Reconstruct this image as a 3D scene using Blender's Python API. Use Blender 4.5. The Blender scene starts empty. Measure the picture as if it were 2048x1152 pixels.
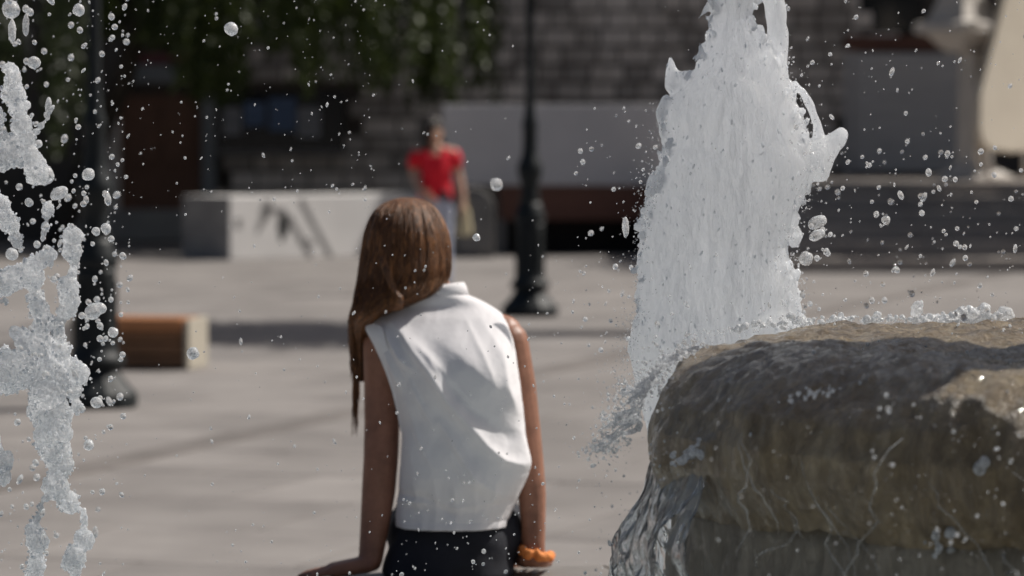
import bpy, bmesh, math, random
from mathutils import Vector, Matrix, noise

rnd = random.Random(11)
scene = bpy.context.scene
col = scene.collection
R = math.radians

# ------------------------------------------------------------------ camera
FPX = 7680.0                      # focal length in pixels of the 2048 wide photograph
CAM = Vector((0.0, 0.0, 1.56))
TILT = math.atan(318 / FPX)
cam_data = bpy.data.cameras.new('camera')
cam = bpy.data.objects.new('camera', cam_data)
col.objects.link(cam)
cam.location = CAM
cam.rotation_euler = (math.pi / 2 - TILT, 0, 0)
cam_data.sensor_width = 36.0
cam_data.lens = 135.0
cam_data.clip_start = 0.1
cam_data.clip_end = 2000
cam_data.dof.use_dof = True
cam_data.dof.focus_distance = 7.15
cam_data.dof.aperture_fstop = 4.6
cam_data.dof.aperture_blades = 9
scene.camera = cam

# ------------------------------------------------------------------ sky, sun, exposure
SUN = Vector((0.605, 0.285, 0.743)).normalized()      # towards the sun
EL = math.asin(SUN.z)
AZ = math.atan2(SUN.x, SUN.y)                       # clockwise from +Y
world = bpy.data.worlds.new('World')
scene.world = world
world.use_nodes = True
wn = world.node_tree
wn.nodes.clear()
sky = wn.nodes.new('ShaderNodeTexSky')
sky.sky_type = 'NISHITA'
sky.sun_disc = False
sky.sun_elevation = EL
sky.sun_rotation = AZ
sky.dust_density = 5.0
sky.air_density = 1.0
sky.ozone_density = 0.6
bg = wn.nodes.new('ShaderNodeBackground')
bg.inputs['Strength'].default_value = 0.05
wo = wn.nodes.new('ShaderNodeOutputWorld')
wn.links.new(sky.outputs[0], bg.inputs[0])
wn.links.new(bg.outputs[0], wo.inputs[0])
sun_d = bpy.data.lights.new('sun', 'SUN')
sun_d.energy = 4.2
sun_d.angle = R(0.53)
sun_d.color = (1.0, 0.955, 0.89)
sun_o = bpy.data.objects.new('sun', sun_d)
col.objects.link(sun_o)
sun_o.rotation_euler = SUN.to_track_quat('Z', 'Y').to_euler()
sun_o.location = (10, 5, 20)
vs = scene.view_settings
vs.view_transform = 'Standard'
vs.look = 'None'
vs.exposure = 0.0
vs.gamma = 1.0
vs.use_curve_mapping = False
scene.render.engine = 'CYCLES'
scene.cycles.use_denoising = True
scene.cycles.max_bounces = 10
scene.cycles.transmission_bounces = 8
scene.cycles.transparent_max_bounces = 12
scene.cycles.sample_clamp_indirect = 6.0

# ------------------------------------------------------------------ helpers
_ct, _st = math.cos(TILT), math.sin(TILT)


def P(px, py, d):
    """the point at depth d (metres along +Y) that the photograph shows at pixel px, py"""
    u = (px - 1024) / FPX
    v = (576 - py) / FPX
    ry = _ct + v * _st
    rz = -_st + v * _ct
    t = d / ry
    return Vector((u * t, d, CAM.z + rz * t))


def interp(tab, y):
    if y <= tab[0][0]:
        return tab[0][1:]
    for a, b in zip(tab, tab[1:]):
        if y <= b[0]:
            i = tab.index(a)
            p0 = tab[max(i - 1, 0)]
            p3 = tab[min(i + 2, len(tab) - 1)]
            h = b[0] - a[0]
            t = (y - a[0]) / h
            out_ = []
            for k in range(1, len(a)):
                m1 = (b[k] - p0[k]) / (b[0] - p0[0]) * h
                m2 = (p3[k] - a[k]) / (p3[0] - a[0]) * h
                t2, t3 = t * t, t * t * t
                out_.append((2 * t3 - 3 * t2 + 1) * a[k] + (t3 - 2 * t2 + t) * m1 + (-2 * t3 + 3 * t2) * b[k] + (t3 - t2) * m2)
            return out_
    return tab[-1][1:]


class MB:
    def __init__(self):
        self.v = []
        self.f = []

    def add(self, vs_, fs_):
        n = len(self.v)
        self.v.extend([tuple(p) for p in vs_])
        self.f.extend([tuple(i + n for i in f) for f in fs_])
        return self

    def box(self, c, s, rz=0.0, M=None):
        hx, hy, hz = s[0] / 2, s[1] / 2, s[2] / 2
        pts = [Vector((x, y, z)) for z in (-hz, hz) for y in (-hy, hy) for x in (-hx, hx)]
        rot = M if M is not None else Matrix.Rotation(rz, 3, 'Z')
        pts = [rot @ p + Vector(c) for p in pts]
        return self.add(pts, [(0, 2, 3, 1), (4, 5, 7, 6), (0, 1, 5, 4), (2, 6, 7, 3), (0, 4, 6, 2), (1, 3, 7, 5)])

    def rings(self, rings, cap=True):
        n = len(rings[0])
        vs_, fs_ = [], []
        for r in rings:
            vs_.extend(r)
        for i in range(len(rings) - 1):
            for j in range(n):
                k = (j + 1) % n
                fs_.append((i * n + j, i * n + k, (i + 1) * n + k, (i + 1) * n + j))
        if cap:
            fs_.append(tuple(reversed(range(n))))
            fs_.append(tuple(range((len(rings) - 1) * n, len(rings) * n)))
        return self.add(vs_, fs_)

    def lathe(self, prof, c, seg=24, cap=True):
        return self.rings([[Vector((c[0] + r * math.cos(2 * math.pi * j / seg), c[1] + r * math.sin(2 * math.pi * j / seg), c[2] + z))
                            for j in range(seg)] for r, z in prof], cap)

    def tube(self, pts, rad, seg=10):
        pts = [Vector(p) for p in pts]
        if not hasattr(rad, '__len__'):
            rad = [rad] * len(pts)
        rings = []
        up = Vector((0.31, 0.2, 0.93)).normalized()
        for i, p in enumerate(pts):
            t = (pts[min(i + 1, len(pts) - 1)] - pts[max(i - 1, 0)]).normalized()
            a = t.cross(up)
            if a.length < 0.05:
                a = t.cross(Vector((1, 0, 0)))
            a.normalize()
            b = t.cross(a)
            rings.append([p + a * rad[i] * math.cos(2 * math.pi * j / seg) + b * rad[i] * math.sin(2 * math.pi * j / seg) for j in range(seg)])
        return self.rings(rings)

    def capsule(self, p0, r0, p1, r1, seg=14, hemi=4):
        p0, p1 = Vector(p0), Vector(p1)
        t = (p1 - p0)
        t = t.normalized() if t.length > 1e-6 else Vector((0, 0, 1))
        a = t.cross(Vector((0.3, 0.5, 0.81)))
        if a.length < 0.1:
            a = t.cross(Vector((1, 0, 0)))
        a.normalize()
        b = t.cross(a)
        rings = []

        def ring(c, r):
            return [c + a * r * math.cos(2 * math.pi * j / seg) + b * r * math.sin(2 * math.pi * j / seg) for j in range(seg)]
        for i in range(hemi):
            th = math.pi / 2 * (1 - i / hemi)
            rings.append(ring(p0 - t * r0 * math.sin(th), max(r0 * math.cos(th), r0 * 0.03)))
        rings.append(ring(p0, r0))
        rings.append(ring(p1, r1))
        for i in range(1, hemi + 1):
            th = math.pi / 2 * i / hemi
            rings.append(ring(p1 + t * r1 * math.sin(th), max(r1 * math.cos(th), r1 * 0.03)))
        return self.rings(rings)

    def chain(self, pts, seg=14):
        """pts: (point, radius) list, a limb of capsules"""
        for (a, ra), (b, rb) in zip(pts, pts[1:]):
            self.capsule(a, ra, b, rb, seg)
        return self

    def ball(self, c, r, sub=1, stretch=None):
        """icosphere; r a number or 3 radii"""
        key = sub
        vs_, fs_ = ICO(key)
        if not hasattr(r, '__len__'):
            r = (r, r, r)
        c = Vector(c)
        M = stretch
        pts = []
        for p in vs_:
            q = Vector((p[0] * r[0], p[1] * r[1], p[2] * r[2]))
            if M is not None:
                q = M @ q
            pts.append(q + c)
        return self.add(pts, fs_)

    def mesh(self, name):
        me = bpy.data.meshes.new(name)
        me.from_pydata(self.v, [], self.f)
        me.validate()
        bm = bmesh.new()
        bm.from_mesh(me)
        bmesh.ops.recalc_face_normals(bm, faces=bm.faces)
        bm.to_mesh(me)
        bm.free()
        return me

    def build(self, name, mat, parent=None, smooth=False, bevel=0.0):
        return obj_from(name, self.mesh(name), mat, parent, smooth, bevel)


_ico = {}


def ICO(sub):
    if sub not in _ico:
        bm = bmesh.new()
        bmesh.ops.create_icosphere(bm, subdivisions=sub, radius=1.0)
        bm.verts.index_update()
        _ico[sub] = ([tuple(v.co) for v in bm.verts], [tuple(v.index for v in f.verts) for f in bm.faces])
        bm.free()
    return _ico[sub]


def obj_from(name, me, mat, parent=None, smooth=False, bevel=0.0):
    o = bpy.data.objects.new(name, me)
    col.objects.link(o)
    if mat is not None:
        me.materials.clear()
        me.materials.append(mat)
    if smooth:
        me.polygons.foreach_set('use_smooth', [True] * len(me.polygons))
    if bevel:
        m = o.modifiers.new('bevel', 'BEVEL')
        m.width = bevel
        m.segments = 2
        m.limit_method = 'ANGLE'
    if parent is not None:
        o.parent = parent
        o.matrix_parent_inverse = Matrix.Translation(-parent.location) if parent.type == 'EMPTY' and parent.rotation_euler.z == 0 else parent.matrix_world.inverted()
    return o


def tag(o, label=None, cat=None, group=None, kind=None):
    if label:
        o['label'] = label
    if cat:
        o['category'] = cat
    if group:
        o['group'] = group
    if kind:
        o['kind'] = kind
    return o


def thing(name, loc, label, cat, group=None):
    o = bpy.data.objects.new(name, None)
    col.objects.link(o)
    o.location = loc
    o.empty_display_size = 0.1
    return tag(o, label, cat, group)


def remesh(mb, voxel, smooth_iter=2, name='body'):
    """fuse overlapping closed shapes into one continuous surface"""
    me = mb.mesh(name)
    o = bpy.data.objects.new('fuse', me)
    col.objects.link(o)
    m = o.modifiers.new('r', 'REMESH')
    m.mode = 'VOXEL'
    m.voxel_size = voxel
    if smooth_iter:
        s = o.modifiers.new('s', 'SMOOTH')
        s.factor = 0.5
        s.iterations = smooth_iter
    dg = bpy.context.evaluated_depsgraph_get()
    dg.update()
    me2 = bpy.data.meshes.new_from_object(o.evaluated_get(dg))
    me2.name = name
    bpy.data.objects.remove(o)
    bpy.data.meshes.remove(me)
    return me2


def displace(me, fn):
    """move every vertex along its normal by fn(co)"""
    ns = [Vector(v.normal) for v in me.vertices]
    for v, n in zip(me.vertices, ns):
        v.co = v.co + n * fn(v.co)
    me.update()


# ------------------------------------------------------------------ materials
def new_mat(name):
    m = bpy.data.materials.new(name)
    m.use_nodes = True
    nt = m.node_tree
    b = nt.nodes['Principled BSDF']
    return m, nt, b


def nd(nt, typ, **kw):
    n = nt.nodes.new(typ)
    for k, v in kw.items():
        setattr(n, k, v)
    return n


def coords(nt, scale=(1, 1, 1), world_space=False, kind='Object'):
    if world_space:
        g = nd(nt, 'ShaderNodeNewGeometry')
        out = g.outputs['Position']
    else:
        t = nd(nt, 'ShaderNodeTexCoord')
        out = t.outputs[kind]
    mp = nd(nt, 'ShaderNodeMapping')
    mp.inputs['Scale'].default_value = scale
    nt.links.new(out, mp.inputs['Vector'])
    return mp.outputs[0]


def noise_node(nt, vec, scale, detail=6, rough=0.6, dist=0.0):
    n = nd(nt, 'ShaderNodeTexNoise')
    n.inputs['Scale'].default_value = scale
    n.inputs['Detail'].default_value = detail
    n.inputs['Roughness'].default_value = rough
    n.inputs['Distortion'].default_value = dist
    nt.links.new(vec, n.inputs['Vector'])
    return n.outputs['Fac']


def ramp(nt, fac, stops):
    r = nd(nt, 'ShaderNodeValToRGB')
    el = r.color_ramp.elements
    while len(el) < len(stops):
        el.new(0.5)
    for e, (p, c) in zip(el, stops):
        e.position = p
        e.color = (*c, 1) if len(c) == 3 else c
    nt.links.new(fac, r.inputs[0])
    return r.outputs[0]


def bump(nt, b, h, strength, dist):
    n = nd(nt, 'ShaderNodeBump')
    n.inputs['Strength'].default_value = strength
    n.inputs['Distance'].default_value = dist
    nt.links.new(h, n.inputs['Height'])
    nt.links.new(n.outputs[0], b.inputs['Normal'])
    return n


def mottled(name, c1, c2, scale=4.0, rough=0.7, stretch=(1, 1, 1), bump_s=0.3, bump_d=0.01, rand=0.0, metallic=0.0, ws=True, spec=0.5, fine=None):
    m, nt, b = new_mat(name)
    v = coords(nt, stretch, ws)
    f = noise_node(nt, v, scale)
    c = ramp(nt, f, [(0.3, c1), (0.7, c2)])
    if rand:
        oi = nd(nt, 'ShaderNodeObjectInfo')
        mr = nd(nt, 'ShaderNodeMapRange')
        mr.inputs['To Min'].default_value = 1 - rand
        mr.inputs['To Max'].default_value = 1 + rand
        nt.links.new(oi.outputs['Random'], mr.inputs[0])
        hs = nd(nt, 'ShaderNodeHueSaturation')
        nt.links.new(mr.outputs[0], hs.inputs['Value'])
        nt.links.new(c, hs.inputs['Color'])
        c = hs.outputs[0]
    nt.links.new(c, b.inputs['Base Color'])
    b.inputs['Roughness'].default_value = rough
    b.inputs['Metallic'].default_value = metallic
    b.inputs['Specular IOR Level'].default_value = spec
    if bump_s:
        f2 = noise_node(nt, v, (fine or scale * 6), 8)
        bump(nt, b, f2, bump_s, bump_d)
    return m


M = {}
M['slab'] = mottled('paving_stone', (0.205, 0.188, 0.178), (0.30, 0.277, 0.262), 1.6, 0.75, rand=0.13, bump_s=0.25, bump_d=0.004, fine=22)
M['ground'] = mottled('ground_bed', (0.16, 0.148, 0.138), (0.225, 0.208, 0.195), 0.8, 0.85)
M['dark_paver'] = mottled('dark_paving_stone', (0.15, 0.135, 0.125), (0.21, 0.19, 0.178), 2.0, 0.75, rand=0.12)
M['kerb'] = mottled('rim_marble', (0.22, 0.205, 0.19), (0.31, 0.288, 0.268), 3.0, 0.45)
M['mortar'] = mottled('mortar', (0.085, 0.074, 0.066), (0.13, 0.114, 0.10), 3.0, 0.9)
M['stone'] = mottled('wall_stone', (0.42, 0.37, 0.325), (0.68, 0.615, 0.56), 2.2, 0.9, rand=0.40, bump_s=0.5, bump_d=0.02)
M['panel'] = mottled('grey_render', (0.54, 0.53, 0.54), (0.64, 0.62, 0.63), 1.4, 0.85)
M['brown'] = mottled('brown_boards', (0.12, 0.05, 0.035), (0.17, 0.075, 0.05), 2.0, 0.7, stretch=(1, 1, 6))
M['void'] = mottled('dark_recess', (0.010, 0.009, 0.009), (0.018, 0.016, 0.016), 2.0, 0.95, bump_s=0)  # near-black colour stands in for shade inside openings
M['darkgrey'] = mottled('dark_grey_concrete', (0.16, 0.155, 0.15), (0.22, 0.21, 0.20), 2.5, 0.85)
M['end_grey'] = mottled('weathered_grey_concrete', (0.26, 0.25, 0.245), (0.38, 0.365, 0.355), 3.5, 0.85)  # the white wall's shaded end, darkened in the colour
M['white_wall'] = mottled('white_painted_concrete', (0.72, 0.70, 0.68), (0.83, 0.81, 0.79), 1.6, 0.8)
M['paint_grey'] = mottled('grey_spray_paint', (0.22, 0.21, 0.21), (0.34, 0.33, 0.32), 9.0, 0.8, bump_s=0)
M['paint_black'] = mottled('black_spray_paint', (0.03, 0.03, 0.03), (0.05, 0.05, 0.05), 9.0, 0.8, bump_s=0)
M['step'] = mottled('step_stone', (0.30, 0.265, 0.24), (0.43, 0.385, 0.345), 1.3, 0.85, stretch=(1, 1, 3))
M['door'] = mottled('brown_door_wood', (0.13, 0.060, 0.036), (0.20, 0.095, 0.055), 3.0, 0.55, stretch=(6, 6, 1))
M['lintel'] = mottled('pale_lintel', (0.20, 0.215, 0.22), (0.27, 0.28, 0.285), 2.5, 0.85)
M['redband'] = mottled('dull_red_band', (0.13, 0.045, 0.045), (0.17, 0.06, 0.06), 2.5, 0.8)
M['shutter'] = mottled('grey_shutter', (0.52, 0.50, 0.49), (0.62, 0.595, 0.58), 1.2, 0.6, stretch=(1, 1, 8))
M['iron'] = mottled('black_cast_iron', (0.006, 0.009, 0.011), (0.014, 0.019, 0.022), 18.0, 0.5, spec=0.3, bump_s=0.25, bump_d=0.004)
M['lamp_glass'] = mottled('frosted_globe', (0.75, 0.75, 0.72), (0.8, 0.8, 0.78), 5, 0.3, bump_s=0)
M['bench_wood'] = mottled('orange_brown_timber', (0.17, 0.085, 0.042), (0.27, 0.14, 0.07), 6.0, 0.6, stretch=(1.5, 10, 10))
M['bench_top'] = mottled('orange_timber', (0.36, 0.15, 0.06), (0.50, 0.22, 0.09), 6.0, 0.55, stretch=(1.5, 10, 10))  # lighter copy of the bench timber, sunlight on the top put into colour
M['bench_end'] = mottled('pale_bench_stone', (0.36, 0.33, 0.27), (0.45, 0.41, 0.34), 5.0, 0.8)
M['canvas'] = mottled('cream_canvas', (0.72, 0.65, 0.55), (0.80, 0.73, 0.62), 3.0, 0.9, ws=False)
M['cream_metal'] = mottled('cream_painted_metal', (0.56, 0.52, 0.47), (0.66, 0.61, 0.56), 4.0, 0.5)
M['bark'] = mottled('bark', (0.035, 0.028, 0.02), (0.08, 0.065, 0.05), 6.0, 0.95, stretch=(1, 1, 0.3), bump_s=0.8, bump_d=0.03)
M['poster_blue'] = mottled('blue_poster', (0.07, 0.12, 0.22), (0.13, 0.20, 0.34), 3.5, 0.5, bump_s=0)  # bluish window reflection put into the colour
M['poster_pale'] = mottled('pale_poster', (0.22, 0.23, 0.25), (0.34, 0.34, 0.36), 5.0, 0.5, bump_s=0)
M['window'] = mottled('dark_window_glass', (0.012, 0.014, 0.018), (0.022, 0.025, 0.03), 2.0, 0.12, bump_s=0)
M['pale_wall'] = mottled('pale_wall', (0.30, 0.28, 0.26), (0.38, 0.36, 0.33), 2.0, 0.85)
M['red'] = mottled('red_jersey', (0.74, 0.008, 0.028), (0.84, 0.012, 0.035), 8.0, 0.8, ws=False)
M['jeans'] = mottled('pale_denim', (0.42, 0.47, 0.62), (0.55, 0.59, 0.72), 9.0, 0.85, ws=False)
M['bag'] = mottled('straw_bag', (0.58, 0.50, 0.32), (0.70, 0.62, 0.42), 20.0, 0.85, ws=False)
M['black_cloth'] = mottled('black_cloth', (0.012, 0.012, 0.018), (0.02, 0.02, 0.028), 9.0, 0.85, ws=False)
M['navy'] = mottled('navy_cotton', (0.007, 0.008, 0.014), (0.014, 0.016, 0.026), 14.0, 0.85, bump_s=0.3, bump_d=0.003)
M['orange'] = mottled('orange_scrunchie', (0.75, 0.20, 0.04), (0.90, 0.33, 0.09), 40.0, 0.8, bump_s=0.4, bump_d=0.004)
M['sandal'] = mottled('brown_leather', (0.08, 0.04, 0.02), (0.12, 0.06, 0.03), 10, 0.6)
M['dark_hair'] = mottled('dark_brown_hair', (0.012, 0.008, 0.006), (0.03, 0.018, 0.012), 30.0, 0.45, stretch=(1, 1, 0.1), bump_s=0.6, bump_d=0.01)

nt = M['canvas'].node_tree
tr = nd(nt, 'ShaderNodeBsdfTranslucent')
tr.inputs[0].default_value = (0.62, 0.56, 0.46, 1)
mx = nd(nt, 'ShaderNodeMixShader')
mx.inputs[0].default_value = 0.15
nt.links.new(nt.nodes['Principled BSDF'].outputs[0], mx.inputs[1])
nt.links.new(tr.outputs[0], mx.inputs[2])
nt.links.new(mx.outputs[0], nt.nodes['Material Output'].inputs[0])


def skin_mat(name, c1, c2):
    m, nt, b = new_mat(name)
    v = coords(nt, (1, 1, 1), True)
    c = ramp(nt, noise_node(nt, v, 24, 8, 0.7), [(0.3, tuple(q * 0.82 for q in c1)), (0.7, tuple(q * 1.1 for q in c2))])
    nt.links.new(c, b.inputs['Base Color'])
    b.inputs['Roughness'].default_value = 0.48
    b.inputs['Subsurface Weight'].default_value = 0.12
    b.inputs['Subsurface Radius'].default_value = (0.012, 0.005, 0.003)
    b.inputs['Subsurface Scale'].default_value = 1.0
    bump(nt, b, noise_node(nt, v, 260, 4), 0.12, 0.001)
    return m


M['skin'] = skin_mat('tanned_skin', (0.28, 0.128, 0.080), (0.345, 0.163, 0.105))
M['skin_pale'] = skin_mat('fair_skin', (0.52, 0.31, 0.22), (0.58, 0.36, 0.26))

# long brown hair: streaks along the strand direction
m, nt, b = new_mat('long_brown_hair')
v = coords(nt, (150, 150, 6.0), True)
f = noise_node(nt, v, 1.0, 8, 0.7, 0.6)
c = ramp(nt, f, [(0.27, (0.030, 0.012, 0.005)), (0.5, (0.110, 0.042, 0.014)), (0.73, (0.46, 0.19, 0.062))])
nt.links.new(c, b.inputs['Base Color'])
b.inputs['Roughness'].default_value = 0.42
b.inputs['Specular IOR Level'].default_value = 0.45
b.inputs['Sheen Weight'].default_value = 0.15
b.inputs['Sheen Tint'].default_value = (0.8, 0.45, 0.25, 1)
bump(nt, b, f, 0.7, 0.006)
M['hair'] = m

# thin white blouse cloth: lets some light through
m, nt, b = new_mat('white_blouse_cotton')
b.inputs['Base Color'].default_value = (0.87, 0.855, 0.875, 1)
b.inputs['Roughness'].default_value = 0.85
v = coords(nt, (1, 1, 1), True)
bp = bump(nt, b, noise_node(nt, v, 55, 5), 0.16, 0.004)
tr = nd(nt, 'ShaderNodeBsdfTranslucent')
tr.inputs[0].default_value = (0.78, 0.75, 0.76, 1)
mx = nd(nt, 'ShaderNodeMixShader')
mx.inputs[0].default_value = 0.10
out = nt.nodes['Material Output']
nt.links.new(b.outputs[0], mx.inputs[1])
nt.links.new(tr.outputs[0], mx.inputs[2])
nt.links.new(mx.outputs[0], out.inputs[0])
M['blouse'] = m

# leaves
for nm, c1, c2 in (('leaf', (0.022, 0.036, 0.008), (0.075, 0.10, 0.02)), ('leaf_dark', (0.014, 0.024, 0.008), (0.04, 0.055, 0.015))):
    m, nt, b = new_mat(nm)
    v = coords(nt, (1, 1, 1), True)
    c = ramp(nt, noise_node(nt, v, 3.0, 4), [(0.3, c1), (0.7, c2)])
    nt.links.new(c, b.inputs['Base Color'])
    b.inputs['Roughness'].default_value = 0.5
    tr = nd(nt, 'ShaderNodeBsdfTranslucent')
    nt.links.new(c, tr.inputs[0])
    mx = nd(nt, 'ShaderNodeMixShader')
    mx.inputs[0].default_value = 0.3
    out = nt.nodes['Material Output']
    nt.links.new(b.outputs[0], mx.inputs[1])
    nt.links.new(tr.outputs[0], mx.inputs[2])
    nt.links.new(mx.outputs[0], out.inputs[0])
    M[nm] = m


def water_mat(name, foam_lo=0.0, foam_hi=0.0, fscale=60, rough=0.02, bumps=(), stretch=(1, 1, 1), foam_rough=0.2, sss=0.0, trans=0.45, tint=(1, 1, 1), foam_dark=0.86):
    """clear water mixed with white aerated water; the share of air bubbles varies from place to place"""
    m, nt, g = new_mat(name)
    out = nt.nodes['Material Output']
    g.inputs['Base Color'].default_value = (*tint, 1)
    g.inputs['Transmission Weight'].default_value = 1.0
    g.inputs['IOR'].default_value = 1.333
    g.inputs['Roughness'].default_value = rough
    v = coords(nt, stretch, True)
    prev = None
    for sc_, st_, di_ in bumps:
        n_ = nd(nt, 'ShaderNodeBump')
        n_.inputs['Strength'].default_value = st_
        n_.inputs['Distance'].default_value = di_
        nt.links.new(noise_node(nt, v, sc_, 3, 0.6), n_.inputs['Height'])
        if prev is not None:
            nt.links.new(prev, n_.inputs['Normal'])
        prev = n_.outputs[0]
    if prev is not None:
        nt.links.new(prev, g.inputs['Normal'])
    if foam_hi <= 0:
        return m
    fac = noise_node(nt, v, fscale, 5, 0.65)
    d = nd(nt, 'ShaderNodeBsdfPrincipled')
    c = ramp(nt, fac, [(0.32, (foam_dark * .98, foam_dark, foam_dark * 1.02)), (0.66, (0.93, 0.94, 0.95))])
    nt.links.new(c, d.inputs['Base Color'])
    d.inputs['Roughness'].default_value = foam_rough
    d.inputs['Specular IOR Level'].default_value = 0.6
    if sss:
        d.inputs['Subsurface Weight'].default_value = 1.0
        d.inputs['Subsurface Radius'].default_value = (1.0, 1.0, 1.0)
        d.inputs['Subsurface Scale'].default_value = sss
    t = nd(nt, 'ShaderNodeBsdfTranslucent')
    t.inputs[0].default_value = (0.90, 0.92, 0.95, 1)
    if prev is not None:
        nt.links.new(prev, d.inputs['Normal'])
        nt.links.new(prev, t.inputs['Normal'])
    m1 = nd(nt, 'ShaderNodeMixShader')
    m1.inputs[0].default_value = trans
    nt.links.new(d.outputs[0], m1.inputs[1])
    nt.links.new(t.outputs[0], m1.inputs[2])
    m2 = nd(nt, 'ShaderNodeMixShader')
    mr = nd(nt, 'ShaderNodeMapRange')
    mr.inputs['From Min'].default_value = 0.36
    mr.inputs['From Max'].default_value = 0.64
    mr.inputs['To Min'].default_value = foam_lo
    mr.inputs['To Max'].default_value = foam_hi
    nt.links.new(fac, mr.inputs[0])
    nt.links.new(mr.outputs[0], m2.inputs[0])
    nt.links.new(g.outputs[0], m2.inputs[1])
    nt.links.new(m1.outputs[0], m2.inputs[2])
    nt.links.new(m2.outputs[0], out.inputs[0])
    return m


M['spray'] = water_mat('fine_water_spray', 0.04, 0.62, 170, 0.02, trans=0.6)
M['drop'] = water_mat('large_water_drop', 0.15, 0.85, 190, 0.02, ((120, 0.5, 0.004),))
M['jet'] = water_mat('white_jet_water', 0.90, 1.0, 110, 0.04, ((40, 0.45, 0.012), (150, 0.5, 0.006), (330, 0.4, 0.0025)), stretch=(1, 1, 0.30), foam_rough=0.10, sss=0.012, trans=0.72, foam_dark=0.97)
M['bead'] = water_mat('water_beads', 0.72, 1.0, 260, 0.02, trans=0.72, foam_rough=0.05, foam_dark=0.95)
M['splash'] = water_mat('splashing_water', 0.40, 1.0, 120, 0.01, ((90, 0.6, 0.008), (240, 0.55, 0.004)), foam_rough=0.06, trans=0.72, foam_dark=0.95)
M['clear_splash'] = water_mat('clear_splash_water', 0.22, 1.0, 200, 0.01, ((110, 0.5, 0.006), (300, 0.6, 0.003)), foam_rough=0.08, trans=0.65, foam_dark=0.95)
M['film'] = water_mat('clear_water_sheet', 0.0, 0.22, 60, 0.0, ((45, 0.15, 0.003),), stretch=(1, 1, 0.5))
M['froth'] = water_mat('froth', 0.35, 1.0, 130, 0.03, ((150, 0.7, 0.005),), foam_rough=0.15)
M['pool'] = mottled('foamy_pool_water', (0.30, 0.36, 0.36), (0.62, 0.66, 0.66), 5.0, 0.08, bump_s=0.6, bump_d=0.03, fine=9)  # opaque and pale, made to bounce sunlight up onto the bowl

# wet algae-grown stone of the bowl
def wet_stone(name, stops, coat):
    m, nt, b = new_mat(name)
    v = coords(nt, (1, 1, 0.35), True)
    f = noise_node(nt, v, 9.0, 10, 0.74, 0.9)
    c = ramp(nt, f, stops)
    nt.links.new(c, b.inputs['Base Color'])
    b.inputs['Roughness'].default_value = 0.32
    b.inputs['Coat Weight'].default_value = coat
    b.inputs['Coat Roughness'].default_value = 0.05
    b.inputs['Coat IOR'].default_value = 1.34
    f2 = noise_node(nt, coords(nt, (34, 34, 8), True), 1.0, 8, 0.7, 1.4)
    bump(nt, b, f2, 0.9, 0.024)
    f3 = noise_node(nt, coords(nt, (62, 62, 26), True), 1.0, 5, 0.62, 1.0)
    cb = nd(nt, 'ShaderNodeBump')
    cb.inputs['Strength'].default_value = 1.0
    cb.inputs['Distance'].default_value = 0.032
    nt.links.new(f3, cb.inputs['Height'])
    nt.links.new(cb.outputs[0], b.inputs['Coat Normal'])
    return m


M['bowl'] = wet_stone('wet_bowl_lip_stone', [(0.28, (0.09, 0.060, 0.030)), (0.42, (0.20, 0.142, 0.078)), (0.58, (0.36, 0.275, 0.165)), (0.8, (0.58, 0.48, 0.33))], 1.0)
M['bowl_body'] = wet_stone('wet_bowl_body_stone', [(0.28, (0.13, 0.105, 0.075)), (0.5, (0.28, 0.24, 0.185)), (0.8, (0.45, 0.40, 0.32))], 0.7)

# ------------------------------------------------------------------ ground and paving
gm = MB()
gm.add([(-600, -300, -0.005), (600, -300, -0.005), (600, 900, -0.005), (-600, 900, -0.005)], [(0, 1, 2, 3)])
ground = tag(gm.build('ground', M['ground']), kind='structure')

FC = Vector((1.2, 5.2))           # centre of the round basin
FR = 4.0
slab_me = None
SL = 1.15
ang = R(-17)
slots = []
for i in range(-60, 61):
    for j in range(-60, 61):
        off = 0.5 * (j % 2)
        lx, ly = (i + off) * SL, j * SL
        x = lx * math.cos(ang) - ly * math.sin(ang)
        y = lx * math.sin(ang) + ly * math.cos(ang) + 26
        if y < 8.2 or y > 53 or abs(x) > 12:
            continue
        if (Vector((x, y)) - FC).length < FR + 0.95:
            continue
        inview = abs(x) < 0.1333 * y + 0.8 and y > 10.5 and y < 47
        slots.append((0 if inview else 1, y, x))
slots.sort()
rest = MB()
n = 0
for far, y, x in slots:
    if n < 290 and not far:
        if slab_me is None:
            b_ = MB()
            b_.box((0, 0, -0.02), (SL - 0.012, SL - 0.012, 0.04))
            o = b_.build('paving_slab', M['slab'], ground, bevel=0.004)
            slab_me = o.data
        else:
            o = bpy.data.objects.new('paving_slab', slab_me)
            col.objects.link(o)
            o.parent = ground
        o.location = (x, y, rnd.uniform(-0.001, 0.001))
        o.rotation_euler = (0, 0, ang)
        n += 1
    else:
        rest.box((x, y, -0.02 + rnd.uniform(-0.002, 0.002)), (SL - 0.012, SL - 0.012, 0.04), ang)
o = rest.build('paving_slabs', M['slab'], ground)
o['kind'] = 'stuff'

# a line of darker pavers crossing the square
dp_me = None
for k in range(-14, 40):
    c = Vector((-1.32, 19.7, 0)) + Vector((0.292, 0.956, 0)) * (k * 0.62)
    if not 12.5 < c.y < 46:
        continue
    if dp_me is None:
        b_ = MB()
        b_.box((0, 0, -0.004), (0.24, 0.608, 0.02))
        o = b_.build('dark_paver', M['dark_paver'], ground, bevel=0.003)
        dp_me = o.data
    else:
        o = bpy.data.objects.new('dark_paver', dp_me)
        col.objects.link(o)
        o.parent = ground
    o.location = c
    o.rotation_euler = (0, 0, R(-17))

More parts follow.
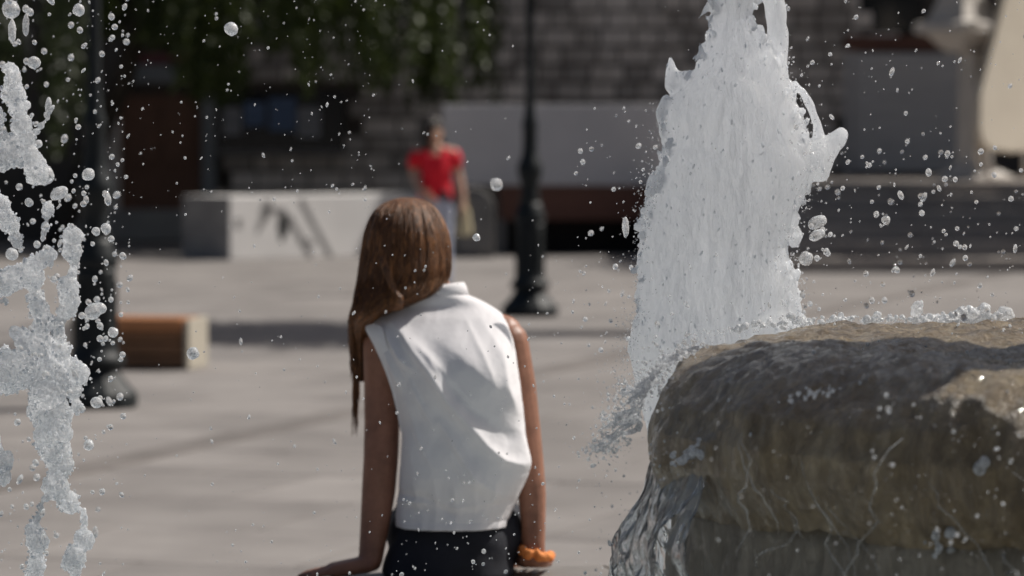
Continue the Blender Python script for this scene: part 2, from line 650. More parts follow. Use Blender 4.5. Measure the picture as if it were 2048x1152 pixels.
# ------------------------------------------------------------------ fountain: rim wall, pool
RIMZ = 0.502
rim = thing('fountain_basin', (FC.x, FC.y, 0), 'low round pale stone fountain basin the person in white sits on', 'fountain basin')
seg = 40
stone_me = None
for k in range(seg):
    a0 = 2 * math.pi * k / seg + 0.0012
    a1 = 2 * math.pi * (k + 1) / seg - 0.0012
    if stone_me is None:
        mb = MB()
        rr = []
        for t in range(7):
            a = a0 + (a1 - a0) * t / 6 - math.pi / seg
            ca, sa = math.cos(a), math.sin(a)
            rr.append([Vector((r_ * ca, r_ * sa, z_)) for r_, z_ in ((3.80, 0.0), (4.17, 0.0), (4.17, 0.40), (4.21, 0.415), (4.21, RIMZ), (3.77, RIMZ), (3.77, 0.415), (3.80, 0.40))])
        mb.rings(rr)
        o = mb.build('rim_stone', M['kerb'], None, bevel=0.01)
        stone_me = o.data
    else:
        o = bpy.data.objects.new('rim_stone', stone_me)
        col.objects.link(o)
    o.parent = rim
    o.location = (0, 0, 0)
    o.rotation_euler = (0, 0, 2 * math.pi * k / seg)
pm = MB()
pm.lathe([(3.795, 0.30), (3.795, 0.012)], (FC.x, FC.y, 0), 96)
pool = tag(pm.build('pool_water', M['pool']), kind='structure')

# ------------------------------------------------------------------ fountain bowl
BC = Vector((1.225, 6.5))
bowl = thing('fountain_bowl', (BC.x, BC.y, 0), 'wet brown stone fountain bowl with water running over its thick rounded lip', 'fountain bowl')
prof = [(0.02, 1.185), (0.35, 1.185), (0.62, 1.19), (0.72, 1.198), (0.80, 1.197), (0.87, 1.182), (0.93, 1.152), (0.975, 1.11), (0.998, 1.06), (0.995, 1.01),
        (0.975, 0.965), (0.945, 0.93), (0.945, 0.89), (0.958, 0.82), (0.955, 0.74), (0.92, 0.64), (0.82, 0.54), (0.66, 0.46), (0.50, 0.41), (0.36, 0.36), (0.36, 0.0)]
# refine the profile
fine = []
for (r0, z0), (r1, z1) in zip(prof, prof[1:]):
    nn = max(1, int(math.hypot(r1 - r0, z1 - z0) / 0.010))
    for k in range(nn):
        fine.append((r0 + (r1 - r0) * k / nn, z0 + (z1 - z0) * k / nn))
fine.append(prof[-1])
def stone_noise(c):
    return 0.022 * noise.noise(Vector((c.x * 5, c.y * 5, c.z * 6))) + 0.010 * noise.noise(Vector((c.x * 17, c.y * 17, c.z * 9))) + 0.006 * noise.noise(Vector((c.x * 45, c.y * 45, c.z * 18))) + 0.0028 * noise.noise(Vector((c.x * 95, c.y * 95, c.z * 40)))


cut = min(range(len(fine)), key=lambda i: abs(fine[i][1] - 0.93) + (9 if fine[i][0] < .9 else 0))
for nm_, pf, mt_ in (('bowl_lip', fine[:cut + 1], M['bowl']), ('bowl_body', [(fine[cut][0] - 0.05, fine[cut][1] + 0.035), (fine[cut][0] - 0.012, fine[cut][1] + 0.02)] + fine[cut + 1:], M['bowl_body'])):
    mb = MB()
    mb.lathe(pf, (BC.x, BC.y, 0), 640)
    me = mb.mesh(nm_)
    displace(me, stone_noise)
    obj_from(nm_, me, mt_, bowl, True)


# the smaller upper bowl of the fountain, above the picture, on its stem
mb = MB()
mb.lathe([(0.17, 1.10), (0.13, 1.3), (0.09, 1.55), (0.095, 1.70), (0.11, 1.80)], (BC.x, BC.y, 0), 40)
obj_from('stem', mb.mesh('stem'), M['bowl_body'], bowl, True)
mb = MB()
mb.lathe([(0.11, 1.80), (0.26, 1.82), (0.36, 1.85), (0.405, 1.88), (0.42, 1.91), (0.41, 1.935), (0.385, 1.945), (0.35, 1.935), (0.02, 1.925)], (BC.x, BC.y, 0), 90)
me = mb.mesh('upper_bowl')
displace(me, lambda c: 0.5 * stone_noise(c))
obj_from('upper_bowl', me, M['bowl'], bowl, True)


def bowl_r(z):
    best = 0.3
    for r0, z0 in fine:
        if abs(z0 - z) < 0.012 and r0 > best:
            best = r0
    return best


# torn, crinkled sheet of clear water falling clear of the lip on the left
NA, NZ = 330, 150
vs_, keep = [], []
A0, A1 = R(120), R(212)
for i in range(NA):
    a = A0 + (A1 - A0) * i / (NA - 1)
    ca, sa = math.cos(a), math.sin(a)
    for j in range(NZ):
        t = j / (NZ - 1)
        r_ = 0.955 + 0.07 * math.sin(min(1, t * 3) * math.pi / 2) + 0.045 * t
        z_ = 1.06 - 0.74 * t
        p = Vector((BC.x + r_ * ca, BC.y + r_ * sa, z_))
        fall = min(1, t * 4)
        w = fall * (0.045 * noise.noise(Vector((p.x * 7 + 4, p.y * 7, p.z * 7))) + 0.009 * noise.noise(Vector((p.x * 22, p.y * 22, p.z * 20))) + 0.0035 * noise.noise(Vector((p.x * 50, p.y * 50, p.z * 45))))
        vs_.append((p.x + ca * w, p.y + sa * w, p.z))
        h = noise.noise(Vector((p.x * 8 + 11, p.y * 8, p.z * 3.4))) + 0.5 * noise.noise(Vector((p.x * 26, p.y * 26, p.z * 12)))
        edge = min(i, NA - 1 - i) / 40
        keep.append(h < min(0.42, edge * .6 - .35) - 0.15 * t)
fs_ = []
for i in range(NA - 1):
    for j in range(NZ - 1):
        q = (i * NZ + j, (i + 1) * NZ + j, (i + 1) * NZ + j + 1, i * NZ + j + 1)
        if all(keep[k] for k in q):
            fs_.append(q)
me = bpy.data.meshes.new('water_sheet')
me.from_pydata(vs_, [], fs_)
bm = bmesh.new()
bm.from_mesh(me)
bmesh.ops.delete(bm, geom=[q for q in bm.verts if not q.link_faces], context='VERTS')
bm.to_mesh(me)
bm.free()
o = obj_from('water_sheet', me, M['film'], bowl, True)
sm = o.modifiers.new('s', 'SOLIDIFY')
sm.thickness = 0.0045
sm.offset = 1
vg = o.vertex_groups.new(name='thickness')
for q in me.vertices:
    vg.add([q.index], max(0.10, min(1.0, 0.42 + 1.1 * noise.noise(Vector((q.co.x * 34, q.co.y * 34, q.co.z * 28 + 5))))), 'REPLACE')
sm.vertex_group = 'thickness'
o['label'] = 'clear torn water sheet falling from the bowl lip'
o['kind'] = 'stuff'
# rivulets and threads of water wandering down the outside of the bowl
mb = MB()
for k in range(34):
    a = R(rnd.uniform(172, 292))
    z0 = rnd.uniform(0.80, 1.10)
    ln = rnd.uniform(0.05, 0.32)
    drift = rnd.gauss(0, 0.16)
    pts, rad = [], []
    r0 = rnd.uniform(0.0008, 0.0020)
    ph = rnd.random() * 50
    nseg = 16
    for j in range(nseg):
        t = j / (nseg - 1)
        z_ = z0 - ln * t
        aa = a + drift * t + 0.045 * noise.noise(Vector((t * 3, ph, 0))) + 0.02 * noise.noise(Vector((t * 9, ph, 7)))
        free = 0.02 + 0.035 * max(0, 1.0 - z_) * 2
        rr_ = max(bowl_r(z_), 0.97 if z_ > .6 else .9) + free * (0.6 + .5 * noise.noise(Vector((t * 2, ph, 3))))
        pts.append(Vector((BC.x + rr_ * math.cos(aa), BC.y + rr_ * math.sin(aa), z_)))
        rad.append(r0 * (0.35 + 0.65 * math.sin(math.pi * (0.08 + .84 * t))) * (1 + .5 * noise.noise(Vector((t * 8, ph, 1)))))
    mb.tube(pts, rad, 6)
tag(mb.build('rivulets', M['film'], bowl, True), kind='stuff')


def froth(pts, n, spread, rmin, rmax, voxel, name, mat, parent, nz=0.004):
    mb_ = MB()
    for k in range(n):
        t = rnd.random() * (len(pts) - 1)
        i = min(int(t), len(pts) - 2)
        a, b2 = pts[i], pts[i + 1]
        q = t - i
        p = a.lerp(b2, q)
        p = p + Vector((rnd.gauss(0, spread[0]), rnd.gauss(0, spread[1]), rnd.gauss(0, spread[2])))
        r_ = rmin + (rmax - rmin) * rnd.random() ** 2
        mb_.ball(p, r_, 2)
    me_ = remesh(mb_, voxel, 1, name)
    displace(me_, lambda c: nz * noise.noise(c * 90))
    return tag(obj_from(name, me_, mat, parent, True), kind='stuff')


mb = MB()
for k in range(46):
    t0 = rnd.random()
    st_ = interp([(0, 1400, 690), (0.3, 1325, 738), (0.6, 1285, 790), (1.0, 1280, 850)], t0)
    en = interp([(0, 1350, 700), (0.3, 1285, 742), (0.6, 1225, 820), (1.0, 1185, 905)], t0)
    ph = rnd.random() * 60
    d = rnd.uniform(6.42, 6.62)
    ln = rnd.uniform(.35, 1.1)
    pts = []
    for j in range(9):
        q = j / 8
        x = st_[0] + (en[0] - st_[0]) * q * ln + 16 * noise.noise(Vector((q * 2.2, ph, 0)))
        y = st_[1] + (en[1] - st_[1]) * q * ln + 16 * noise.noise(Vector((q * 2.2, ph, 4))) + rnd.gauss(0, 1.5)
        r_ = (2.2 + 5.5 * max(0, .35 + noise.noise(Vector((q * 4, ph, 8))))) * (1.15 - .6 * q) / FPX * d
        pts.append((P(x, y, d), r_))
    mb.chain(pts, 8)
me = remesh(mb, 0.0022, 0, 'lip_splash')
displace(me, lambda c: 0.0030 * noise.noise(c * 60) + 0.0018 * noise.noise(c * 170))
tag(obj_from('lip_splash', me, M['clear_splash'], bowl, True), 'ragged clear splash thrown off the left of the bowl lip', kind='stuff')
froth([P(1480, 655, 7.2), P(1600, 642, 7.3), P(1700, 640, 7.35), P(1820, 640, 7.4)], 110, (0.02, 0.03, 0.004), 0.003, 0.009, 0.0028, 'crest_froth', M['froth'], bowl)
froth([P(1835, 648, 7.35), P(1880, 640, 7.38), P(1930, 628, 7.4), P(1970, 630, 7.4), P(2010, 634, 7.4)], 170, (0.012, 0.02, 0.006), 0.004, 0.013, 0.0028, 'crest_froth', M['froth'], bowl)
froth([P(1835, 645, 7.3), P(1832, 620, 7.3), P(1840, 600, 7.3)], 22, (0.003, 0.004, 0.003), 0.004, 0.009, 0.0028, 'crest_froth', M['splash'], bowl)
froth([P(1860, 1090, 5.75), P(1885, 1065, 5.75), P(1915, 1000, 5.75), P(1960, 930, 5.7), P(1975, 880, 5.7)], 110, (0.008, 0.02, 0.012), 0.003, 0.010, 0.0028, 'drip_froth', M['splash'], bowl)
froth([P(2000, 960, 5.7), P(2030, 970, 5.7), P(2050, 930, 5.7)], 60, (0.012, 0.02, 0.014), 0.003, 0.011, 0.0028, 'drip_froth', M['splash'], bowl)
froth([P(1345, 925, 6.2), P(1385, 905, 6.15), P(1420, 895, 6.1)], 40, (0.008, 0.02, 0.006), 0.003, 0.008, 0.0028, 'lip_froth', M['splash'], bowl)
froth([P(1580, 795, 5.95), P(1620, 785, 5.9), P(1680, 778, 5.85)], 40, (0.012, 0.02, 0.004), 0.002, 0.006, 0.0028, 'lip_froth', M['splash'], bowl)

# ------------------------------------------------------------------ the tall jet
JD = 7.62
outline = [(-260, 1440, 1540), (-200, 1432, 1556), (-120, 1428, 1562), (-40, 1424, 1560), (0, 1424, 1520), (30, 1424, 1500), (60, 1416, 1515), (100, 1406, 1552), (130, 1392, 1570), (160, 1368, 1580), (200, 1336, 1592),
           (240, 1326, 1604), (280, 1334, 1618), (320, 1326, 1634), (350, 1316, 1630), (380, 1310, 1612), (420, 1292, 1596),
           (460, 1284, 1584), (500, 1282, 1570), (540, 1280, 1586), (580, 1276, 1592), (620, 1274, 1588), (650, 1266, 1602),
           (700, 1262, 1610), (760, 1272, 1612), (820, 1290, 1610), (1000, 1320, 1600), (1250, 1340, 1580), (1310, 1360, 1550)]
mb = MB()
rings = []
y = -260
while y <= 1310:
    L, Rr = interp(outline, y)
    c = P((L + Rr) / 2, y, JD)
    w = (Rr - L) / 2 / FPX * JD
    rings.append([Vector((c.x + w * math.cos(2 * math.pi * k / 40), c.y + 0.62 * w * math.sin(2 * math.pi * k / 40), c.z)) for k in range(40)])
    y += 12
mb.rings(rings)
# left wing, right fin, strands and loop
mb.chain([(P(1352, 170, JD), 0.022), (P(1346, 140, JD), 0.012), (P(1342, 117, JD), 0.006)])
mb.chain([(P(1375, 165, JD), 0.028), (P(1352, 160, JD), 0.02)])
mb.chain([(P(1332, 200, JD - .02), 0.010), (P(1318, 225, JD - .02), 0.008), (P(1324, 262, JD - .02), 0.008), (P(1336, 285, JD), 0.01)])
mb.chain([(P(1425, 12, JD), 0.010), (P(1412, 18, JD), 0.005), (P(1398, 36, JD), 0.0045)])
mb.chain([(P(1425, 40, JD), 0.01), (P(1470, 60, JD), 0.03), (P(1500, 120, JD), 0.03)])
mb.chain([(P(1552, 130, JD), 0.022), (P(1556, 90, JD), 0.016), (P(1553, 50, JD), 0.014), (P(1550, 10, JD), 0.018), (P(1545, -40, JD), 0.02)])
mb.chain([(P(1625, 320, JD), 0.045), (P(1655, 296, JD), 0.024), (P(1676, 276, JD), 0.015), (P(1681, 271, JD), 0.012)])
mb.chain([(P(1610, 335, JD), 0.04), (P(1640, 345, JD), 0.008), (P(1648, 356, JD), 0.004)])
mb.chain([(P(1588, 168, JD), 0.008), (P(1606, 185, JD), 0.006), (P(1622, 215, JD), 0.0055), (P(1634, 250, JD), 0.006), (P(1640, 280, JD), 0.01)])
mb.chain([(P(1590, 485, JD), 0.010), (P(1600, 470, JD), 0.007), (P(1583, 452, JD), 0.012)])
mb.chain([(P(1290, 445, JD), 0.012), (P(1278, 455, JD), 0.004)])
mb.chain([(P(1318, 355, JD - .03), 0.018), (P(1308, 370, JD - .04), 0.016), (P(1300, 385, JD - .05), 0.01)])
mb.chain([(P(1570, 600, JD), 0.03), (P(1600, 640, JD), 0.012), (P(1614, 652, JD), 0.014)])
for k in range(420):
    y = rnd.uniform(-40, 700)
    L, Rr = interp(outline, y)
    u = rnd.choice((-1, 1)) * (1 - 0.1 * rnd.random() ** 2)
    x = (L + Rr) / 2 + u * (Rr - L) / 2 + rnd.gauss(0, 3)
    r_ = rnd.uniform(0.002, 0.0075)
    mb.ball(P(x, y, JD + rnd.gauss(0, .03)), (r_, r_, r_ * rnd.uniform(1.0, 3.2)), 1, Matrix.Rotation(rnd.gauss(0, .45), 3, 'Y'))
me = remesh(mb, 0.0042, 0, 'fountain_jet')


def jetn(c):
    a = noise.noise(Vector((c.x * 13, c.y * 13, c.z * 7 + 2.2)))
    b2 = noise.noise(Vector((c.x * 34, c.y * 34, c.z * 19)))
    d = noise.noise(Vector((c.x * 80, c.y * 80, c.z * 42)))
    e = 1 - abs(noise.noise(Vector((c.x * 26 + 5, c.y * 26, c.z * 6))))
    return 0.008 * a + 0.0026 * b2 + 0.0022 * d + 0.005 * (e - .6)


displace(me, jetn)
jet = tag(obj_from('fountain_jet', me, M['jet'], None, True), 'tall frothy white water jet rising behind the stone bowl', 'water jet')


def bead_skin(me_, n, rmin, rmax, name, parent, power=2.0, tall=(1.0, 2.6), lift=0.6):
    mb_ = MB()
    nv = len(me_.vertices)
    while n > 0:
        v_ = me_.vertices[rnd.randrange(nv)]
        if v_.normal.y > 0.35 or v_.co.z < 0.75:
            n -= 0.2
            continue
        r_ = rmin + (rmax - rmin) * rnd.random() ** power
        mb_.ball(v_.co + v_.normal * r_ * rnd.uniform(-.2, lift), (r_, r_, r_ * rnd.uniform(*tall)), 1, Matrix.Rotation(rnd.gauss(0, .35), 3, 'Y'))
        n -= 1
    return tag(mb_.build(name, M['bead'], parent, True), kind='stuff')


bead_skin(bpy.data.objects['bowl_lip'].data, 700, 0.0008, 0.0030, 'lip_droplets', bowl, 2.5, (0.9, 1.6), 1.2)  # tiny whitish beads added to give the lip its sparkle
bead_skin(me, 1500, 0.0007, 0.0028, 'jet_droplets', jet, 2.6)

# ------------------------------------------------------------------ the breaking splash at the left edge
SD = 7.0
mb = MB()
strands = [
    ([(18, 140), (28, 190), (38, 240), (55, 290), (68, 330), (78, 352)], 22, 70),
    ([(-30, 230), (0, 255), (22, 290), (8, 330)], 26, 60),
    ([(-10, 395), (5, 425), (22, 455), (36, 488)], 18, 40),
    ([(138, 468), (146, 500), (150, 540), (136, 580), (142, 612)], 17, 50),
    ([(140, 612), (120, 640), (118, 680), (130, 700)], 15, 40),
    ([(98, 508), (60, 540), (15, 560), (-30, 580)], 22, 60),
    ([(60, 545), (75, 600), (85, 640), (78, 690), (88, 720)], 20, 70),
    ([(-30, 745), (20, 742), (48, 738)], 30, 60),
    ([(118, 690), (125, 720), (152, 745)], 16, 30),
    ([(108, 735), (100, 770), (92, 810), (112, 850), (100, 885)], 30, 110),
    ([(150, 775), (150, 815)], 14, 24),
    ([(105, 900), (120, 930), (112, 970), (138, 1005)], 22, 70),
    ([(112, 970), (88, 1005), (70, 1060), (80, 1100)], 20, 60),
    ([(140, 1125), (150, 1110), (165, 1085), (172, 1080)], 17, 40),
    ([(-10, 880), (6, 920), (8, 965)], 14, 35),
    ([(105, 215), (92, 240), (70, 268)], 5, 20),
    ([(36, 665), (52, 668), (46, 690)], 14, 24),
    ([(168, 1090), (170, 1050), (166, 1020)], 5, 12),
    ([(96, 415), (92, 450), (84, 480)], 9, 22),
    ([(150, 1125), (140, 1250), (146, 1400), (138, 1560), (140, 1650)], 12, 30),
    ([(75, 1090), (66, 1200), (80, 1330), (72, 1500), (76, 1650)], 15, 30),
]
for pts, w, n in strands:
    # resample the strand, wobble it and give it an uneven thickness
    ph = rnd.random() * 40
    chainp = []
    steps_ = (len(pts) - 1) * 5
    for k in range(steps_ + 1):
        t = k / steps_ * (len(pts) - 1)
        i = min(int(t), len(pts) - 2)
        q = t - i
        x = pts[i][0] * (1 - q) + pts[i + 1][0] * q + w * .45 * noise.noise(Vector((t * 1.7, ph, 0)))
        y = pts[i][1] * (1 - q) + pts[i + 1][1] * q
        r_ = w * (0.80 + 1.05 * noise.noise(Vector((t * 2.6, ph, 5)))) / FPX * SD
        chainp.append((P(x, y, SD + .02 * noise.noise(Vector((t, ph, 9)))), max(r_, .0025)))
    mb.chain(chainp, 10)
    for k in range(int(n * 0.6)):
        c, r_ = rnd.choice(chainp)
        u = Vector((rnd.gauss(0, 1), rnd.gauss(0, 1), rnd.gauss(0, 1))).normalized()
        rr_ = w * rnd.uniform(.10, .34) / FPX * SD
        mb.ball(c + u * r_ * rnd.uniform(.75, 1.35), (rr_, rr_, rr_ * rnd.uniform(.9, 1.8)), 1, Matrix.Rotation(rnd.gauss(0, .6), 3, 'Y'))
me = remesh(mb, 0.0026, 0, 'water_splash')
displace(me, lambda c: 0.0065 * noise.noise(c * 30) + 0.0032 * noise.noise(c * 85) + 0.0022 * noise.noise(c * 190))
spl = tag(obj_from('water_splash', me, M['splash'], None, True), 'ragged column of lumpy splashing water in front of the left lamp post', 'water splash')
bead_skin(me, 1500, 0.0008, 0.0036, 'splash_droplets', spl, 2.0, (0.9, 1.4), 1.4)

# ------------------------------------------------------------------ flying drops
G = 'single large water drops in the air'
big = [
    (157, 20, 13, 'round water drop high beside the left lamp post at the top edge'),
    (22, 18, 19, 'largest water drop in the upper left corner'),
    (24, 62, 13, 'long teardrop hanging below the largest drop in the upper left corner'),
    (52, 50, 12, 'water drop just right of the teardrop near the upper left corner'),
    (462, 58, 14, 'lone bright water drop in front of the dark tree foliage'),
    (68, 125, 13, 'water drop just above the top of the left splash'),
    (97, 215, 11, 'water drop at the tip of a thin thread beside the left splash'),
    (76, 288, 9, 'small water drop below the thread beside the left splash'),
    (177, 349, 13, 'round water drop in front of the black upper shaft of the left lamp post'),
    (90, 350, 19, 'fat water drop at the lower end of the topmost splash strand'),
    (118, 386, 15, 'oval water drop right of the splash, under the fat drop'),
    (58, 405, 9, 'left one of two small drops between the upper and middle splash strands'),
    (212, 457, 11, 'round water drop above the collar of the left lamp post'),
    (192, 463, 9, 'smaller water drop touching the left side of the one above the lamp collar'),
    (24, 508, 13, 'water drop left of the middle splash, at its broad arm'),
    (186, 623, 17, 'heart shaped lump of water in front of the left lamp shaft'),
    (226, 665, 11, 'water drop at the left end of the wooden bench'),
    (386, 707, 13, 'water drop in front of the pale stone end of the bench'),
    (178, 890, 11, 'water drop over the paving right of the lower splash'),
    (193, 805, 12, 'water drop in front of the foot of the left lamp post'),
    (993, 369, 13, 'soft grey water drop in front of the grey wall panel'),
    (1634, 445, 15, 'oval water drop in the air right of the tall jet'),
    (1634, 470, 13, 'round water drop right under the oval one beside the tall jet'),
    (1612, 516, 15, 'lowest of the three large drops right of the tall jet'),
    (1251, 455, 11, 'long thin drop of water left of the tall jet in front of the black gap'),
    (953, 475, 8, 'bright water drop between the girl and the right lamp post'),
    (1772, 440, 9, 'water drop in front of the dark steps'),
    (1880, 1072, 12, 'bright water drop at the foot of the drips under the bowl'),
]
for px, py, rp, lab in big:
    d = rnd.uniform(6.9, 7.3)
    if px == 993:
        d = 8.6
    r_ = rp / FPX * d
    mb = MB()
    ax = (r_, r_, r_)
    Mx = None
    if 'teardrop' in lab or 'thin' in lab:
        ax = (r_ * .6, r_ * .6, r_ * 2.0)
    elif 'oval' in lab:
        ax = (r_ * 1.35, r_, r_ * .85)
        Mx = Matrix.Rotation(R(-25), 3, 'Y')
    c0 = P(px, py, d)
    mb.ball((0, 0, 0), ax, 3, Mx)
    if 'heart' in lab:
        mb.ball((r_ * 0.9, 0, r_ * 0.4), r_ * .7, 3)
    me = remesh(mb, r_ / 6, 1, 'water_drop')
    sd = Vector((px * .013, py * .017, 0))
    displace(me, lambda c: r_ * 0.16 * noise.noise(c / r_ * 0.9 + sd) + r_ * 0.05 * noise.noise(c / r_ * 2.6 + sd))
    o = obj_from('water_drop', me, M['drop'], None, True)
    o.location = c0
    tag(o, lab, 'water drop', G)

mb = MB()


def spray(n, x0, x1, y0, y1, rmin=1.1, rmax=4.0, power=3.0, d0=6.3, d1=8.1):
    for _ in range(n):
        x, y = rnd.uniform(x0, x1), rnd.uniform(y0, y1)
        d = rnd.uniform(d0, d1)
        rp = rmin + (rmax - rmin) * rnd.random() ** power
        r_ = rp / FPX * d
        ax = (r_, r_, r_ * (rnd.uniform(0.95, 1.25) if rnd.random() < 0.85 else rnd.uniform(1.3, 2.2)))
        mb.ball(P(x, y, d), ax, 2 if rp > 3.5 else 1, Matrix.Rotation(rnd.uniform(-.7, .7), 3, 'Y'))


spray(520, -60, 260, -20, 1152, 1.3, 7.5)
spray(160, 60, 260, 380, 820, 1.5, 8)
spray(260, 150, 760, -20, 420, 0.8, 3.4)
spray(150, 420, 1050, 0, 1152, 1.0, 3.6)
spray(80, 720, 1110, 400, 1152, 1.0, 3.4)
spray(50, 760, 1100, 1000, 1152, 1.4, 5.0)
spray(330, 1600, 2100, 300, 640, 1.2, 6.5)
spray(150, 1560, 2100, -20, 330, 1.1, 5.0)
spray(120, 1150, 1320, 200, 700, 1.2, 6.0)
spray(140, 1050, 1250, 500, 1152, 1.0, 4.0)
spray(160, 1190, 1360, 700, 1152, 1.0, 3.5, d0=5.9, d1=6.4)


def spray_line(n, pts, sx_, sy_, rmin, rmax, d0, d1, power=2.5):
    for _ in range(n):
        t = rnd.random() * (len(pts) - 1)
        i = min(int(t), len(pts) - 2)
        q = t - i
        x = pts[i][0] * (1 - q) + pts[i + 1][0] * q + rnd.gauss(0, sx_)
        y = pts[i][1] * (1 - q) + pts[i + 1][1] * q + rnd.gauss(0, sy_)
        d = rnd.uniform(d0, d1)
        rp = rmin + (rmax - rmin) * rnd.random() ** power
        r_ = rp / FPX * d
        mb.ball(P(x, y, d), (r_, r_, r_ * rnd.uniform(.8, 1.6)), 1, Matrix.Rotation(rnd.uniform(-1.2, 1.2), 3, 'Y'))


spray_line(900, [(1400, 690), (1330, 735), (1285, 775), (1245, 810), (1225, 850), (1190, 905)], 20, 20, 0.8, 4.6, 6.45, 6.75)
spray_line(260, [(1190, 905), (1215, 890), (1250, 880)], 16, 9, 0.8, 3.4, 6.45, 6.7)
spray_line(260, [(1400, 672), (1550, 650), (1700, 642), (1830, 640)], 25, 5, 0.8, 3.0, 7.2, 7.45)
spray_line(500, [(1275, 600), (1262, 660), (1245, 720), (1235, 780)], 16, 25, 0.6, 1.6, 7.4, 7.8)
spray_line(420, [(1275, 560), (1282, 440), (1312, 340), (1325, 220)], 13, 30, 0.6, 2.0, 7.4, 7.8)
spray_line(520, [(1605, 640), (1595, 560), (1575, 490), (1600, 400), (1640, 330), (1610, 220), (1575, 120)], 14, 25, 0.6, 2.6, 7.4, 7.8)
spray(150, 1720, 2100, 780, 1152, 1.0, 4.6, d0=5.3, d1=5.6)
spray(60, 1400, 1750, 660, 1152, 0.9, 2.8, d0=5.3, d1=5.6)
spray(70, 1300, 2048, 590, 680, 1.2, 5.0, d0=6.9, d1=7.4)
spray(36, 1300, 1600, 0, 640, 0.9, 3.0, d0=7.0, d1=7.3)
spray(90, 200, 760, 420, 1152, 1.0, 3.4)
o = mb.build('water_spray', M['spray'], None, True)
tag(o, 'fine spray of tiny water drops flying across the whole view', 'spray', kind='stuff')

# ------------------------------------------------------------------ lamp posts
def lamp_post(px, d, label):
    base = P(px, 0, d)
    root = thing('lamp_post', (base.x, d, 0), label, 'lamp post', 'black cast iron lamp posts on the square')
    c = (base.x, d, 0)
    mb_ = MB()
    mb_.lathe([(0.235, 0.0), (0.235, 0.075), (0.215, 0.10), (0.19, 0.125), (0.155, 0.17), (0.135, 0.20), (0.13, 0.22)], c, 16)
    mb_.build('base', M['iron'], root, False, 0.008)
    mb_ = MB()
    mb_.lathe([(0.13, 0.22), (0.165, 0.245), (0.168, 0.275), (0.135, 0.30), (0.125, 0.33), (0.115, 0.42), (0.112, 0.60), (0.115, 0.74), (0.12, 0.78)], c, 24)
    mb_.build('pedestal_shaft', M['iron'], root, True)
    for k in range(8):
        a = 2 * math.pi * k / 8
        mb_ = MB()
        mb_.box((c[0] + 0.118 * math.cos(a), c[1] + 0.118 * math.sin(a), 0.53), (0.012, 0.035, 0.36), a)
        mb_.build('flute', M['iron'], root, False, 0.005)
    mb_ = MB()
    mb_.lathe([(0.12, 0.78), (0.128, 0.80), (0.13, 0.83), (0.118, 0.87), (0.10, 0.91), (0.092, 0.95)], c, 24)
    mb_.build('collar', M['iron'], root, True)
    mb_ = MB()
    mb_.lathe([(0.092, 0.95), (0.078, 1.0), (0.074, 1.08), (0.082, 1.12), (0.10, 1.17), (0.108, 1.23), (0.10, 1.27), (0.075, 1.32), (0.062, 1.38), (0.06, 1.55),
               (0.066, 1.58), (0.066, 1.61), (0.05, 1.66), (0.042, 1.75), (0.036, 1.80), (0.034, 2.4), (0.031, 3.6), (0.045, 3.62), (0.045, 3.68), (0.028, 3.72), (0.025, 4.1)], c, 20)
    mb_.build('pole', M['iron'], root, True)
    for sgn in (-1, 1):
        mb_ = MB()
        mb_.tube([(c[0], c[1], 3.66), (c[0] + sgn * .2, c[1], 3.72), (c[0] + sgn * .38, c[1], 3.86), (c[0] + sgn * .42, c[1], 4.0)], 0.018, 8)
        arm = mb_.build('arm', M['iron'], root, True)
        mb_ = MB()
        mb_.ball((c[0] + sgn * .42, c[1], 4.18), 0.18, 3)
        mb_.build('globe', M['lamp_glass'], root, True)
    mb_ = MB()
    mb_.ball((c[0], c[1], 4.30), 0.20, 3)
    mb_.build('globe', M['lamp_glass'], root, True)
    return root


lamp_post(188, 21.5, 'black cast iron lamp post at the left, partly hidden by splashing water')
lamp_post(1060, 32.0, 'black cast iron lamp post right of the girl, in front of the grey wall')

# ------------------------------------------------------------------ bench
bp_ = P(380, 742, 24.8)
yaw = R(11)
bench = thing('bench', (bp_.x, 24.8, 0), 'low bench with orange timber top and pale stone end beside the left lamp post', 'bench')
ux, uy = Vector((-math.cos(yaw), -math.sin(yaw) * -1, 0)), Vector((math.sin(yaw), math.cos(yaw), 0))
ux = Vector((-math.cos(yaw), math.sin(yaw), 0))
uy = Vector((math.sin(yaw), math.cos(yaw), 0))
rotm = Matrix((ux, uy, Vector((0, 0, 1)))).transposed()


def bpt(l, dpt, z):
    return Vector((bp_.x, 24.8, 0)) + ux * l + uy * dpt + Vector((0, 0, z))


for l in (0.025, 0.795):
    mb = MB()
    mb.box(bpt(l, 0.235, 0.165), (0.036, 0.47, 0.33), M=rotm)
    mb.build('end_block', M['bench_end'], bench, False, 0.01)
for k in range(4):
    mb = MB()
    mb.box(bpt(0.41, 0.045 + 0.116 * k, 0.292), (0.71, 0.108, 0.075), M=rotm)
    mb.build('seat_slat', M['bench_top'], bench, False, 0.006)
for k in range(3):
    mb = MB()
    mb.box(bpt(0.41, 0.06, 0.05 + 0.082 * k), (0.71, 0.03, 0.075), M=rotm)
    mb.build('front_board', M['bench_wood'], bench, False, 0.005)
mb = MB()
mb.box(bpt(0.41, 0.28, 0.12), (0.71, 0.36, 0.22), M=rotm)
mb.build('core', M['void'], bench)

